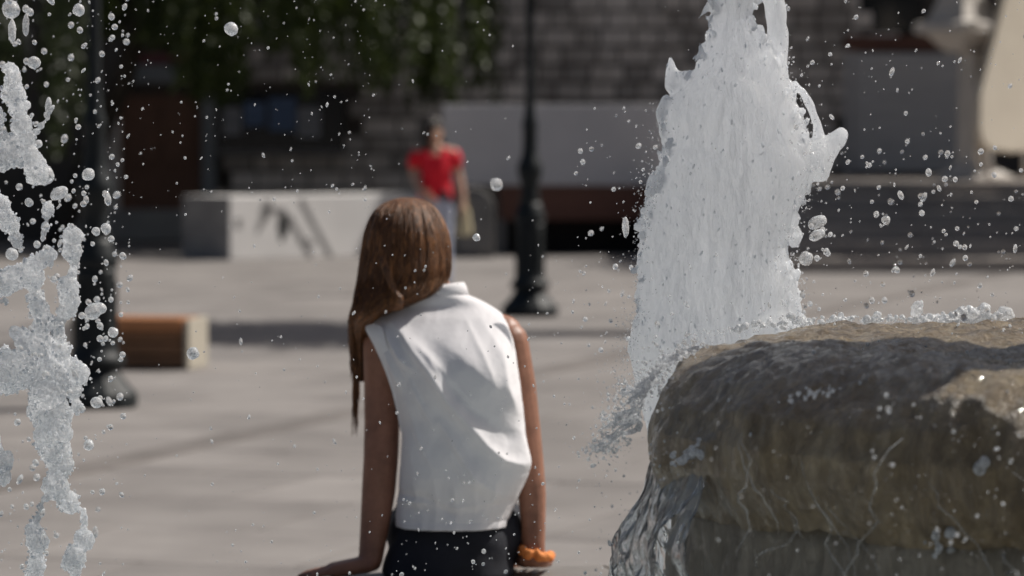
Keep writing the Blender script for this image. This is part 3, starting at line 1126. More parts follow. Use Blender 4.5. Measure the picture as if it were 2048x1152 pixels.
# ------------------------------------------------------------------ white parapet block with dark marks
C0 = P(460, 520, 45.6)
C0.z = 0
dirw = Vector((0.74, 0.673, 0)).normalized()
dirl = Vector((-0.673, 0.74, 0)).normalized()
LW, LD, HW = 3.1, 0.92, 0.76
par = thing('parapet_wall', (C0.x, C0.y, 0), 'low white painted wall with dark paint marks and shaded grey end', 'low wall')
mb = MB()
a, b_, c_, d_ = C0, C0 + dirw * LW, C0 + dirw * LW + dirl * LD, C0 + dirl * LD
mb.add([*(p for p in (a, b_, c_, d_)), *(p + Vector((0, 0, HW)) for p in (a, b_, c_, d_))], [(0, 1, 5, 4), (1, 2, 6, 5), (2, 3, 7, 6), (4, 5, 6, 7), (0, 3, 2, 1), (3, 0, 4, 7)])
mb.build('wall_block', M['white_wall'], par, False, 0.012)
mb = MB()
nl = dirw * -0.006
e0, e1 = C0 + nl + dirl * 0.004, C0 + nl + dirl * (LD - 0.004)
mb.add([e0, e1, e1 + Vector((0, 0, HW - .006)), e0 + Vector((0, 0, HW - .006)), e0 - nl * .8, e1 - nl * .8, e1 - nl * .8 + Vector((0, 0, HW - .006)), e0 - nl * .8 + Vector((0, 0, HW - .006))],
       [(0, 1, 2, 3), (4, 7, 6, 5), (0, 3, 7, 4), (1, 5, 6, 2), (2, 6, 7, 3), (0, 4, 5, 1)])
mb.build('grey_end_panel', M['end_grey'], par)  # grey sheet puts the shade on this end into the colour
nw = Vector((0.673, -0.74, 0)).normalized()


def wall_mark(pts, w, mat, nm='painted_mark'):
    """a stroke of paint: px points on the white face, width in metres"""
    pr = []
    for px, py in pts:
        # intersect the ray of that pixel with the wall plane once, to get real wall coordinates
        q1 = P(px, py, 40.0) - CAM
        t = (C0 - CAM).dot(nw) / q1.dot(nw)
        pr.append(CAM + q1 * t + nw * 0.003)
    mb_ = MB()
    wd = w if hasattr(w, '__len__') else [w] * len(pr)
    L_, R_ = [], []
    for i, p in enumerate(pr):
        t = (pr[min(i + 1, len(pr) - 1)] - pr[max(i - 1, 0)]).normalized()
        s = t.cross(nw).normalized()
        L_.append(p + s * wd[i] / 2)
        R_.append(p - s * wd[i] / 2)
    n_ = len(pr)
    mb_.add(L_ + R_, [(i, i + 1, n_ + i + 1, n_ + i) for i in range(n_ - 1)])
    mb_.build(nm, mat, par)


wall_mark([(564, 418), (568, 440), (566, 460), (563, 484)], [0.06, 0.20, 0.17, 0.03], M['paint_black'])
wall_mark([(534, 400), (534, 432)], 0.13, M['paint_grey'])
wall_mark([(534, 428), (522, 445), (514, 468)], [0.12, 0.10, 0.03], M['paint_grey'])
wall_mark([(520, 424), (545, 419), (568, 424)], 0.07, M['paint_grey'])
wall_mark([(577, 432), (600, 476), (622, 514)], 0.09, M['paint_grey'])
wall_mark([(600, 398), (632, 458), (662, 515)], 0.085, M['paint_grey'])
wall_mark([(477, 437), (477, 458)], 0.09, M['paint_grey'])
wall_mark([(612, 480), (628, 490)], 0.06, M['paint_grey'])

# ------------------------------------------------------------------ building at the back
FD = 53.0
bld = thing('stone_building', (0, FD, 0), 'shaded stone block building across the back of the square', 'building')


def X(px, d=FD):
    return (px - 1024) / FPX * d / _ct * 1.0


def Z(py, d=FD):
    return P(1024, py, d).z


mb = MB()
mb.box((0, FD + 0.6, 5.0), (44, 1.0, 10.0))
mb.build('wall', M['mortar'], bld)
# stone courses
CH = 0.245
proto = {}
cnt = 0
stuff = MB()
row = 0
z = 0.0
while z < 9.6:
    x = X(430) if True else 0
    x = -5.2 - rnd.random() * .3
    inz = 0.75 < z < 3.45
    while x < 5.2:
        L = rnd.choice((0.30, 0.36, 0.42, 0.48))
        xc = x + L / 2
        proud = rnd.uniform(0.0, 0.03)
        pxc = 1024 + xc / FD * FPX
        pyc = 258 + (1.56 - z - CH / 2) * FPX / FD
        # leave the openings free
        clash = (215 < pxc < 430 and 60 < pyc < 400) or (425 < pxc < 700 and 180 < pyc < 300) or (pxc > 1695 and 90 < pyc < 400)
        if not clash:
            if inz and 200 < pxc < 1720 and cnt < 295:
                if L not in proto:
                    b2 = MB()
                    b2.box((0, 0, 0), (L - 0.035, 0.16, CH - 0.035))
                    o = b2.build('stone', M['stone'], None, False, 0.012)
                    proto[L] = o.data
                else:
                    o = bpy.data.objects.new('stone', proto[L])
                    col.objects.link(o)
                o.parent = bld
                o.location = (xc, 0.06 - proud, z + CH / 2)
                cnt += 1
            else:
                stuff.box((xc, FD + 0.06 - proud, z + CH / 2), (L - 0.035, 0.16, CH - 0.035))
        x += L
    z += CH
    row += 1
o = stuff.build('stones', M['stone'], bld)
o['kind'] = 'stuff'


def slab_at(name, px0, px1, py0, py1, d, th, mat, parent, bev=0.01):
    a, b2 = P(px0, py1, d), P(px1, py0, d)
    mb_ = MB()
    mb_.box(((a.x + b2.x) / 2, d + th / 2, (a.z + b2.z) / 2), (b2.x - a.x, th, b2.z - a.z))
    return mb_.build(name, mat, parent, False, bev)


dr = slab_at('door', 240, 402, 190, 420, FD - 0.06, 0.1, M['door'], bld)
slab_at('door_panel', 262, 312, 205, 330, FD - 0.09, 0.03, M['door'], dr)
slab_at('door_panel', 328, 380, 205, 330, FD - 0.09, 0.03, M['door'], dr)
slab_at('door_lintel', 243, 390, 130, 165, FD - 0.16, 0.22, M['lintel'], bld)
slab_at('red_band', 243, 378, 106, 130, FD - 0.10, 0.16, M['redband'], bld)
slab_at('door_jamb', 404, 430, 175, 440, FD - 0.14, 0.2, M['lintel'], bld)
slab_at('door_jamb', 214, 239, 175, 440, FD - 0.14, 0.2, M['stone'], bld)
win = slab_at('display_window', 434, 690, 185, 300, FD - 0.05, 0.1, M['window'], bld)
slab_at('poster', 488, 530, 205, 252, FD - 0.06, 0.006, M['poster_blue'], win, 0)  # blue patches paint a reflection on the pane
slab_at('poster', 538, 592, 196, 262, FD - 0.06, 0.006, M['poster_blue'], win, 0)
slab_at('poster', 596, 640, 215, 275, FD - 0.06, 0.006, M['poster_pale'], win, 0)
slab_at('poster', 446, 482, 215, 270, FD - 0.06, 0.006, M['poster_pale'], win, 0)
slab_at('window_sill', 428, 696, 300, 312, FD - 0.16, 0.2, M['darkgrey'], win)
slab_at('plinth', 120, 700, 420, 482, FD - 0.45, 0.4, M['pale_wall'], bld)
sh = slab_at('shutter', 1705, 1922, 105, 345, FD - 0.08, 0.1, M['shutter'], bld)
for k in range(9):
    yy = 112 + k * 26
    slab_at('shutter_slat', 1712, 1915, yy, yy + 22, FD - 0.10, 0.02, M['shutter'], sh, 0.006)
slab_at('shutter_lintel', 1690, 1960, 72, 100, FD - 0.12, 0.2, M['brown'], bld)
slab_at('shutter_jamb', 1690, 1703, 102, 350, FD - 0.11, 0.16, M['shutter'], bld)
slab_at('upper_window', 1720, 1850, -60, 66, FD - 0.04, 0.08, M['window'], bld)
slab_at('pale_panel', 125, 160, 66, 140, FD - 0.05, 0.1, M['pale_wall'], bld)  # pale panels stand in for lit gaps in the background
slab_at('pale_panel', -20, 62, 60, 112, FD - 0.05, 0.1, M['pale_wall'], bld)
mb = MB()
mb.box((0, FD - 0.05, 10.1), (44.4, 1.6, 0.25))
mb.build('cornice', M['lintel'], bld, False, 0.03)

# grey rendered annex with brown boards over a black recess
AD = 47.6
ann = thing('grey_annex', (X(1090, AD), AD, 0), 'grey rendered wall on a brown board over a black recess, behind the right lamp', 'wall')
slab_at('grey_panel', 885, 1330, 209, 371, AD, 0.5, M['panel'], ann, 0.015)
slab_at('brown_board', 1000, 1330, 371.5, 440, AD + 0.02, 0.46, M['brown'], ann, 0.01)
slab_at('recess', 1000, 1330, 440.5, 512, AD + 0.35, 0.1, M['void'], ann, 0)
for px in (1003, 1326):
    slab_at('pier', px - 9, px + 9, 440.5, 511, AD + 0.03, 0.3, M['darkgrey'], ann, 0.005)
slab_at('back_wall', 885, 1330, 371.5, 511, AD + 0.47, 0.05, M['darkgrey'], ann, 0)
cab = thing('cabinet', (X(950, 46.6), 46.6, 0), 'dark grey rounded cabinet standing left of the right lamp post', 'cabinet')
mb = MB()
rr = []
for yy in (46.4, 46.85):
    ring = []
    x0, x1, zt = X(908, 46.4), X(988, 46.4), Z(376, 46.4)
    ring += [Vector((x0, yy, 0)), Vector((x1, yy, 0))]
    for k in range(9):
        a = math.pi / 2 * k / 8
        ring.append(Vector((x1 - 0.25 + 0.25 * math.cos(a), yy, zt - 0.25 + 0.25 * math.sin(a))))
    ring.append(Vector((x0, yy, zt)))
    rr.append(ring)
mb.rings(rr)
mb.build('cabinet_body', M['darkgrey'], cab, False, 0.01)
mb = MB()
x0, x1 = X(914, 46.4), X(980, 46.4)
mb.box(((x0 + x1) / 2, 46.385, 0.40), (x1 - x0 - .04, 0.02, 0.66))
mb.build('cabinet_door', M['darkgrey'], cab, False, 0.006)

# ------------------------------------------------------------------ steps at the right
st = thing('stone_steps', (4.5, 41.7, 0), 'wide dark stone steps rising at the right behind the jet', 'steps')
xs0, xs1 = X(1345, 45), 12.0
NSTEP = 6
for k in range(NSTEP):
    y0 = 41.7 + 0.86 * k
    y1 = y0 + 0.86 if k < NSTEP - 1 else FD - 0.4
    mb = MB()
    xx = xs0
    while xx < xs1 - 0.1:
        L = 1.35
        x2 = min(xx + L, xs1)
        mb = MB()
        mb.box(((xx + x2) / 2, (y0 + y1) / 2, 0.155 * k + 0.075), (x2 - xx - 0.008, y1 - y0 + 0.03, 0.148))
        mb.build('step_stone', M['step'], st, False, 0.008)
        xx = x2
    if k:
        mb = MB()
        mb.box(((xs0 + xs1) / 2, (y0 + FD - .4) / 2 + .1, 0.155 * k * 0.5 - 0.01), (xs1 - xs0 - .1, FD - .4 - y0 - .3, 0.155 * k - 0.02))
        if k == NSTEP - 1:
            mb.build('step_core', M['mortar'], st)

# ------------------------------------------------------------------ pale pillar and slanted cream screen on the landing
LZ = 0.155 * NSTEP
PD = 47.6
pc = P(1947, 360, PD)
pil = thing('pillar', (pc.x, PD, LZ), 'pale stone pillar with a spread foot and flared cap on top of the steps', 'pillar')
rot_p = R(42)


def taper(name, prof, mat, parent, c, rz):
    """square stack: (half width, z) rings"""
    mb_ = MB()
    rr_ = []
    for hw, z_ in prof:
        rr_.append([Vector((c[0], c[1], 0)) + Matrix.Rotation(rz, 3, 'Z') @ Vector((sx_ * hw, sy_ * hw, 0)) + Vector((0, 0, z_)) for sx_, sy_ in ((-1, -1), (1, -1), (1, 1), (-1, 1))])
    mb_.rings(rr_)
    return mb_.build(name, mat, parent, False, 0.008)


zs = lambda y_: P(1024, y_, PD).z
taper('foot', [(0.36, LZ - .002), (0.36, LZ + .05), (0.30, LZ + .075), (0.20, LZ + .15), (0.155, LZ + .24)], M['cream_metal'], pil, (pc.x, PD), rot_p)
taper('shaft', [(0.15, LZ + .24), (0.135, zs(165)), (0.13, zs(104))], M['cream_metal'], pil, (pc.x, PD), rot_p)
taper('cap', [(0.13, zs(104)), (0.19, zs(96)), (0.30, zs(72)), (0.42, zs(66)), (0.42, zs(48)), (0.30, zs(40)), (0.22, zs(6)), (0.17, zs(-40))], M['cream_metal'], pil, (pc.x - .16, PD), rot_p)
scr_n = Vector((0.80, -0.60, 0))
S0 = P(1962, 240, 47.0)


def on_screen(px, py):
    q1 = P(px, py, 40.0) - CAM
    return CAM + q1 * ((S0 - CAM).dot(scr_n) / q1.dot(scr_n))


scr = thing('canvas_screen', (S0.x, S0.y, LZ), 'large cream canvas screen with a slanted edge at the right margin', 'screen')
pts = [on_screen(*p) for p in ((2022, -70), (2010, 0), (1985, 95), (1961, 190), (1960, 255), (1966, 284), (1984, 300), (2030, 306), (2075, 300), (2075, -70))]
mb = MB()
n_ = len(pts)
back = [p - scr_n * 0.10 for p in pts]
mb.add(pts + back, [tuple(range(n_)), tuple(reversed(range(n_, 2 * n_)))] + [(i, i + n_, (i + 1) % n_ + n_, (i + 1) % n_) for i in range(n_)])
mb.build('canvas', M['canvas'], scr, False, 0.02)
for px in (1986, 2056):
    a = on_screen(px, 300) - scr_n * 0.05
    mb = MB()
    mb.tube([Vector((a.x, a.y, LZ - .002)), Vector((a.x, a.y, a.z + .05))], 0.03, 8)
    mb.build('leg', M['cream_metal'], scr, True)

# ------------------------------------------------------------------ trees
def tree(name, base, top, trunk_r, clumps, label, leaf, n_leaf, hang, lsize=0.11, limbs=7):
    """clumps: (centre, radius) foliage clumps; hang: list of (top point, length) drooping twigs"""
    root = thing(name, base, label, 'tree', 'trees around the square')
    b0 = Vector(base)
    tp = Vector(top)
    mb_ = MB()
    mid = b0.lerp(tp, 0.5) + Vector((rnd.uniform(-.15, .15), rnd.uniform(-.15, .15), 0))
    mb_.tube([b0 - Vector((0, 0, .05)), b0 + Vector((0, 0, .25)), mid, tp], [trunk_r * 1.5, trunk_r * 1.1, trunk_r * .85, trunk_r * .6], 12)
    for c, r_ in clumps[:limbs * 2]:
        c = Vector(c)
        s = b0.lerp(tp, rnd.uniform(.65, 1.0))
        m_ = s.lerp(c, .5) + Vector((0, 0, .25))
        mb_.tube([s, m_, c], [trunk_r * .45, trunk_r * .3, trunk_r * .1], 7)
    mb_.build('trunk', M['bark'], root, True)
    mb_ = MB()

    def leafq(p, dirv, size):
        dirv = dirv.normalized()
        s = dirv.cross(Vector((rnd.uniform(-1, 1), rnd.uniform(-1, 1), rnd.uniform(-1, 1))))
        if s.length < .05:
            s = Vector((1, 0, 0))
        s.normalize()
        w = size * 0.27
        mb_.add([p, p + dirv * size * .5 + s * w, p + dirv * size, p + dirv * size * .5 - s * w], [(0, 1, 2), (0, 2, 3)])
    vol = sum(r_ ** 2 for c, r_ in clumps)
    for c, r_ in clumps:
        c = Vector(c)
        for _ in range(int(n_leaf * r_ ** 2 / vol)):
            u = Vector((rnd.gauss(0, 1), rnd.gauss(0, 1), rnd.gauss(0, 1))).normalized()
            p = c + u * r_ * (rnd.random() ** 0.4) * (0.8 + 0.4 * noise.noise(u * 2 + c))
            leafq(p, u + Vector((0, 0, -0.7)) + Vector((rnd.gauss(0, .4), rnd.gauss(0, .4), 0)), lsize * rnd.uniform(.7, 1.3))
    for tp_, ln in hang:
        p0 = Vector(tp_)
        sway = Vector((rnd.gauss(0, .12), rnd.gauss(0, .12), 0))
        k = 0.0
        while k < ln:
            p = p0 + sway * (k / ln) + Vector((rnd.gauss(0, .05), rnd.gauss(0, .05), -k))
            leafq(p, Vector((rnd.gauss(0, .6), rnd.gauss(0, .6), -1)), lsize * rnd.uniform(.8, 1.4))
            k += 0.018
    mb_.build('crown', leaf, root)
    return root


TD = 49.8
hang = []
def hang_zone(n, x0, x1, b0, b1, dd=(-2.2, 1.4)):
    for _ in range(n):
        px = rnd.uniform(x0, x1)
        d = TD + rnd.uniform(*dd)
        a = P(px, rnd.uniform(b0, b1), d)
        zt = rnd.uniform(3.6, 4.2)
        hang.append(((a.x, d, zt), max(.3, zt - a.z)))


hang_zone(45, 190, 400, 20, 95)
hang_zone(40, 385, 470, 120, 220)
hang_zone(40, 470, 700, 20, 110)
hang_zone(14, 590, 640, 120, 190)
hang_zone(16, 700, 800, 60, 150)
hang_zone(14, 740, 775, 120, 190)
hang_zone(20, 825, 900, 80, 215)
hang_zone(12, 900, 985, 100, 215, (-1.2, 1.0))
clumps = []
for _ in range(34):
    clumps.append(((rnd.uniform(-7.8, -1.2), TD + rnd.uniform(-2.4, 1.4), rnd.uniform(4.4, 7.6)), rnd.uniform(.7, 1.15)))
tree('weeping_tree', (P(118, 0, TD + 0.5).x, TD + 0.5, 0), (-4.4, TD, 4.6), 0.17, clumps, 'tall tree with dark drooping foliage hanging at the upper left', M['leaf'], 11000, hang)

hang2 = []
for _ in range(60):
    px = rnd.uniform(-420, 150)
    d = 46 + rnd.uniform(-1.5, 1.5)
    a = P(px, rnd.uniform(60, 330), d)
    hang2.append(((a.x, d, 3.7), max(.3, 3.7 - a.z)))
clumps = [((rnd.uniform(-11, -5.6), 46 + rnd.uniform(-2, 2), rnd.uniform(3.6, 6.6)), rnd.uniform(.7, 1.2)) for _ in range(22)]
tree('weeping_tree', (-6.6, 46.5, 0), (-7.2, 46, 4.0), 0.18, clumps, 'darker tree at the left edge behind the splash', M['leaf_dark'], 6000, hang2)

# a tree just outside the right edge whose crown shades the paving behind the bench
sx, sy = SUN.x / SUN.z, SUN.y / SUN.z
clumps = []
for _ in range(26):
    z_ = rnd.uniform(4.6, 7.0)
    gx, gy = rnd.uniform(-3.2, -0.9), rnd.uniform(27.6, 30.6)
    clumps.append(((gx + sx * z_, gy + sy * z_, z_), rnd.uniform(.5, .9)))
tree('plane_tree', (5.6, 31.2, 0), (4.6, 30.6, 4.6), 0.16, clumps, 'tree standing just outside the right edge that shades the paving', M['leaf'], 9000, [], 0.16)

clumps = []
for _ in range(40):
    z_ = rnd.uniform(4.4, 7.6)
    gx, gy = rnd.uniform(1.6, 8.4), rnd.uniform(42.0, 45.2)
    clumps.append(((gx + sx * z_, gy + sy * z_, z_), rnd.uniform(.7, 1.1)))
tree('plane_tree', (10.5, 45.5, 0), (10.2, 45.5, 5.0), 0.2, clumps, 'broad tree beyond the right edge that shades the dark steps', M['leaf'], 15000, [], 0.2)

# ------------------------------------------------------------------ people
def smooth_rows(tab, y0, y1, n):
    return [(y0 + (y1 - y0) * i / (n - 1), *interp(tab, y0 + (y1 - y0) * i / (n - 1))) for i in range(n)]


def hand(mb_, wrist, fwd, side, up, size, curl=0.25, thumb=1):
    """palm and five fingers; fwd towards the fingertips, side towards the thumb"""
    fwd, side, up = fwd.normalized(), side.normalized(), up.normalized()
    for o_ in (-0.9, -0.3, 0.3, 0.9):
        mb_.capsule(wrist + side * o_ * size * .13, size * .12, wrist + fwd * size * .50 + side * o_ * size * .19, size * .095, 10, 3)
    for i, (o_, ln) in enumerate(((0.95, .40), (0.32, .46), (-0.32, .43), (-0.95, .33))):
        p = wrist + fwd * size * .52 + side * o_ * size * .21
        spread = side * o_ * 0.10
        q1 = p + (fwd + spread) .normalized() * ln * size * .45
        q2 = q1 + ((fwd + spread).normalized() * (1 - curl) - up * curl).normalized() * ln * size * .32
        q3 = q2 + ((fwd + spread).normalized() * (1 - 1.6 * curl) - up * curl * 1.5).normalized() * ln * size * .26
        r_ = size * .052
        mb_.chain([(p, r_ * 1.15), (q1, r_), (q2, r_ * .92), (q3, r_ * .78)], 8)
    t0 = wrist + fwd * size * .12 + side * size * .17 * thumb
    t1 = t0 + (fwd * .6 + side * .8 * thumb).normalized() * size * .22
    t2 = t1 + (fwd * .85 + side * .45 * thumb).normalized() * size * .2
    mb_.chain([(t0, size * .08), (t1, size * .065), (t2, size * .05)], 8)


# ---- girl in white
GD = 9.0
girl = thing('person', (P(900, 1150, GD).x, GD + .05, RIMZ), 'person in sleeveless white blouse with long brown hair sitting on the fountain rim, back turned', 'person')
body = MB()
# torso
body.chain([(P(905, 1080, 9.06), 0.10), (P(915, 960, 9.06), 0.095), (P(905, 820, 9.08), 0.10), (P(885, 700, 9.11), 0.085)])
body.chain([(P(780, 672, 9.125), 0.048), (P(880, 655, 9.13), 0.06), (P(1005, 668, 9.115), 0.048)])
body.chain([(P(880, 640, 9.13), 0.055), (P(868, 590, 9.135), 0.046), (P(850, 540, 9.14), 0.045)])
# head with face turned away
hc = P(812, 500, 9.15)
body.ball(hc, (0.076, 0.094, 0.108), 3)
fdir = Vector((-0.35, 0.93, -0.05)).normalized()
body.ball(hc + fdir * 0.045 + Vector((0, 0, -.06)), (0.055, 0.055, 0.055), 3)
body.capsule(hc + fdir * 0.088 + Vector((0, 0, .005)), 0.009, hc + fdir * 0.112 + Vector((0, 0, -.03)), 0.013, 8, 3)
body.capsule(hc + fdir * 0.092 + Vector((-.016, 0, -.062)), 0.007, hc + fdir * 0.092 + Vector((.016, 0, -.062)), 0.007, 8, 3)
for s_ in (-1, 1):
    sd_ = fdir.cross(Vector((0, 0, 1))) * s_
    body.ball(hc + sd_ * 0.076 + Vector((0, 0, -.01)), (0.012, 0.02, 0.03), 2)
    body.ball(hc + fdir * 0.082 + sd_ * 0.031 + Vector((0, 0, .008)), 0.012, 2)
# arms
body.chain([(P(762, 690, 9.115), 0.044), (P(764, 780, 9.11), 0.043), (P(764, 850, 9.09), 0.0425), (P(762, 915, 9.07), 0.042), (P(757, 985, 9.06), 0.0405), (P(748, 1065, 9.04), 0.034), (P(741, 1120, 9.02), 0.029)])
body.chain([(P(1018, 684, 9.10), 0.047), (P(1035, 770, 9.10), 0.044), (P(1047, 850, 9.09), 0.040), (P(1055, 925, 9.08), 0.039), (P(1064, 990, 9.07), 0.034), (P(1068, 1090, 9.05), 0.0265), (P(1068, 1112, 9.05), 0.027)])
wl = P(735, 1128, 9.02)
hand(body, wl, Vector((-1, -.12, -0.16)), Vector((-.1, 1, 0)), Vector((0, 0, 1)), 0.165, 0.06, 1)
wr = P(1068, 1120, 9.05)
hand(body, wr, Vector((0.02, 1, -0.16)), Vector((-1, .02, 0)), Vector((0, 0, 1)), 0.16, 0.1, 1)
# legs over the outer side of the rim
for s_, px in ((-1, 850), (1, 975)):
    hp = P(px, 1120, 9.08)
    hp.z = RIMZ + .085
    kn = Vector((hp.x + s_ * .03, 9.5, RIMZ + .07))
    an = Vector((hp.x + s_ * .02, 9.52, 0.10))
    body.chain([(hp, 0.082), (hp.lerp(kn, .5), 0.07), (kn, 0.054), (kn.lerp(an, .35) + Vector((0, -.01, 0)), 0.052), (kn.lerp(an, .8), 0.034), (an, 0.034)])
    body.chain([(an + Vector((0, -.02, -.045)), 0.034), (an + Vector((0, .10, -.06)), 0.032), (an + Vector((0, .17, -.07)), 0.022)])
me = remesh(body, 0.0045, 3, 'body')
obj_from('body', me, M['skin'], girl, True)
for s_, px in ((-1, 850), (1, 975)):
    hp = P(px, 1120, 9.08)
    mb = MB()
    mb.box((hp.x + s_ * .02, 9.59, 0.012), (0.085, 0.25, 0.022))
    o = mb.build('sandal', M['sandal'], girl, False, 0.01)

# shorts
sh_ = MB()
rows = smooth_rows([(1020, 808, 1004), (1045, 802, 1012), (1075, 785, 1024), (1110, 772, 1027), (1150, 760, 1030), (1162, 765, 1026)], 1020, 1160, 12)
rings = []
for y, L, Rr in rows:
    c = P((L + Rr) / 2, y, 9.06)
    w = (Rr - L) / 2 / FPX * 9.06
    rings.append([Vector((c.x + w * math.copysign(abs(math.cos(a)) ** .8, math.cos(a)), c.y + (0.098 + .03 * max(0, y - 1050) / 110) * math.copysign(abs(math.sin(a)) ** .8, math.sin(a)), max(c.z, RIMZ + .002))) for a in [2 * math.pi * k / 40 for k in range(40)]])
sh_.rings(rings)
for s_, px in ((-1, 850), (1, 975)):
    hp = P(px, 1120, 9.08)
    hp.z = RIMZ + .088
    sh_.chain([(hp, 0.09), (hp + Vector((s_ * .015, .2, -.002)), 0.084), (hp + Vector((s_ * .02, .27, -.004)), 0.08)])
me = remesh(sh_, 0.007, 2, 'shorts')
for v_ in me.vertices:
    if v_.co.z < RIMZ + .002:
        v_.co.z = RIMZ + .002
displace(me, lambda c: 0.004 * noise.noise(Vector((c.x * 14, c.y * 14, c.z * 30))))
obj_from('shorts', me, M['navy'], girl, True)

# blouse with modelled folds
out_tab = [(574, 868, 908), (584, 852, 918), (594, 828, 936), (606, 796, 962), (618, 766, 984), (630, 744, 1002), (642, 730, 1013), (655, 728, 1019), (680, 742, 1026), (700, 753, 1030), (750, 773, 1038), (800, 788, 1044),
           (850, 799, 1049), (900, 801, 1054), (945, 799, 1057), (970, 797, 1050), (1000, 794, 1036), (1025, 791, 1025), (1040, 790, 1019), (1056, 792, 1014)]
dep_tab = [(574, 9.13, .050), (594, 9.12, .062), (618, 9.125, .072), (642, 9.113, .090), (700, 9.075, .118), (760, 9.053, .128), (850, 9.045, .122), (945, 9.04, .124), (985, 9.045, .117), (1010, 9.05, .112), (1030, 9.05, .114), (1056, 9.05, .121)]
ridges = [
    ([(785, 644), (811, 670), (831, 700), (864, 743), (897, 797), (940, 847), (975, 890), (1004, 915), (1036, 926)], 0.024, 13),
    ([(882, 840), (904, 872), (929, 915), (954, 955), (990, 982)], 0.014, 10),
    ([(1000, 700), (1008, 770), (1030, 822)], 0.010, 12),
    ([(880, 680), (930, 715), (985, 770), (1010, 790)], 0.016, 46),
    ([(760, 640), (780, 678), (800, 712), (822, 735)], 0.013, 9),
    ([(765, 690), (788, 740), (800, 775)], 0.010, 8),
    ([(1040, 860), (1050, 920), (1052, 945)], 0.012, 14),
    ([(830, 680), (862, 715), (890, 760)], 0.007, 8),
    ([(960, 640), (985, 680), (1000, 720)], 0.006, 14),
    ([(820, 880), (830, 930), (842, 970)], 0.006, 13),
    ([(800, 720), (835, 790), (872, 852)], 0.0055, 6),
    ([(845, 690), (900, 752), (958, 815)], 0.0055, 7),
    ([(930, 640), (960, 700), (985, 765)], 0.0045, 7),
    ([(815, 800), (838, 870), (866, 930)], 0.0055, 7),
    ([(900, 905), (930, 950), (975, 985)], 0.0045, 6),
    ([(826, 945), (834, 985), (838, 1018)], 0.0050, 7),
    ([(868, 955), (872, 990), (874, 1018)], 0.0045, 6),
    ([(905, 960), (912, 992), (914, 1018)], 0.0050, 7),
    ([(948, 965), (950, 992), (950, 1018)], 0.0045, 6),
    ([(990, 960), (986, 992), (984, 1016)], 0.0050, 7),
    ([(795, 1003), (850, 1000), (910, 1012), (960, 1005), (1020, 1000)], 0.006, 10),
]
valleys = [
    ([(793, 988), (850, 990), (905, 1022)], 0.010, 8),
    ([(985, 1006), (1020, 1000)], 0.008, 7),
    ([(770, 670), (800, 730), (850, 800)], 0.006, 10),
    ([(885, 745), (940, 812), (1020, 872)], 0.010, 15),
]


def pdist(x, y, pl):
    best = 1e9
    bt = 0
    for i, ((x0, y0), (x1, y1)) in enumerate(zip(pl, pl[1:])):
        dx, dy = x1 - x0, y1 - y0
        t = max(0, min(1, ((x - x0) * dx + (y - y0) * dy) / (dx * dx + dy * dy)))
        q = math.hypot(x - x0 - t * dx, y - y0 - t * dy)
        if q < best:
            best = q
            bt = (i + t) / (len(pl) - 1)
    return best, bt


NU, NV = 240, 170
rings = []
for y, L, Rr in smooth_rows(out_tab, 574, 1056, NV):
    dc, hd = interp(dep_tab, y)
    cx, w = (L + Rr) / 2, (Rr - L) / 2
    ring = []
    for k in range(NU):
        a = 2 * math.pi * k / NU
        ca = math.copysign(abs(math.cos(a)) ** .85, math.cos(a))
        sa = math.copysign(abs(math.sin(a)) ** .9, math.sin(a))
        px = cx + w * ca
        dpt = dc + hd * sa
        disp = 0.0
        if sa < 0.15:
            for pl, amp, sg in ridges:
                q, bt = pdist(px, y, pl)
                if q < sg * 3:
                    disp += amp * math.exp(-(q / sg) ** 1.35) * (0.35 + 0.65 * math.sin(math.pi * min(1, max(0, bt * .9 + .05))))
            for pl, amp, sg in valleys:
                q, bt = pdist(px, y, pl)
                if q < sg * 3:
                    disp -= 0.55 * amp * math.exp(-(q / sg) ** 2)
            disp *= min(1, (0.15 - sa) * 2.2)
        # gathers towards the hem and soft wrinkles everywhere
        disp -= 0.0016 * math.exp(-((y - 1041) / 2.2) ** 2)
        hemk = max(0.0, (y - 985) / 70)
        disp += hemk * 0.0014 * math.sin(k * 0.45 + 2 * math.sin(k * .11))
        disp += 0.0045 * noise.noise(Vector((px * .02 + y * .012, y * .009 - px * .008, 3)))
        disp += 0.0009 * noise.noise(Vector((px * .07 + y * .03, y * .022 - px * .02, 8))) + 0.0005 * noise.noise(Vector((px * .16, y * .12, 1)))
        p = P(px, y, GD)
        nrm = Vector((math.cos(a) * 0.8, math.sin(a), 0.0)).normalized()
        q = Vector((p.x, dpt, p.z)) + nrm * disp
        ring.append(q)
    rings.append(ring)
mb = MB()
mb.rings(rings, cap=False)
me = mb.mesh('blouse')
o = obj_from('blouse', me, M['blouse'], girl, True)
so = o.modifiers.new('s', 'SOLIDIFY')
so.thickness = 0.003
so.offset = -1
su = o.modifiers.new('sub', 'SUBSURF')
su.levels = su.render_levels = 1
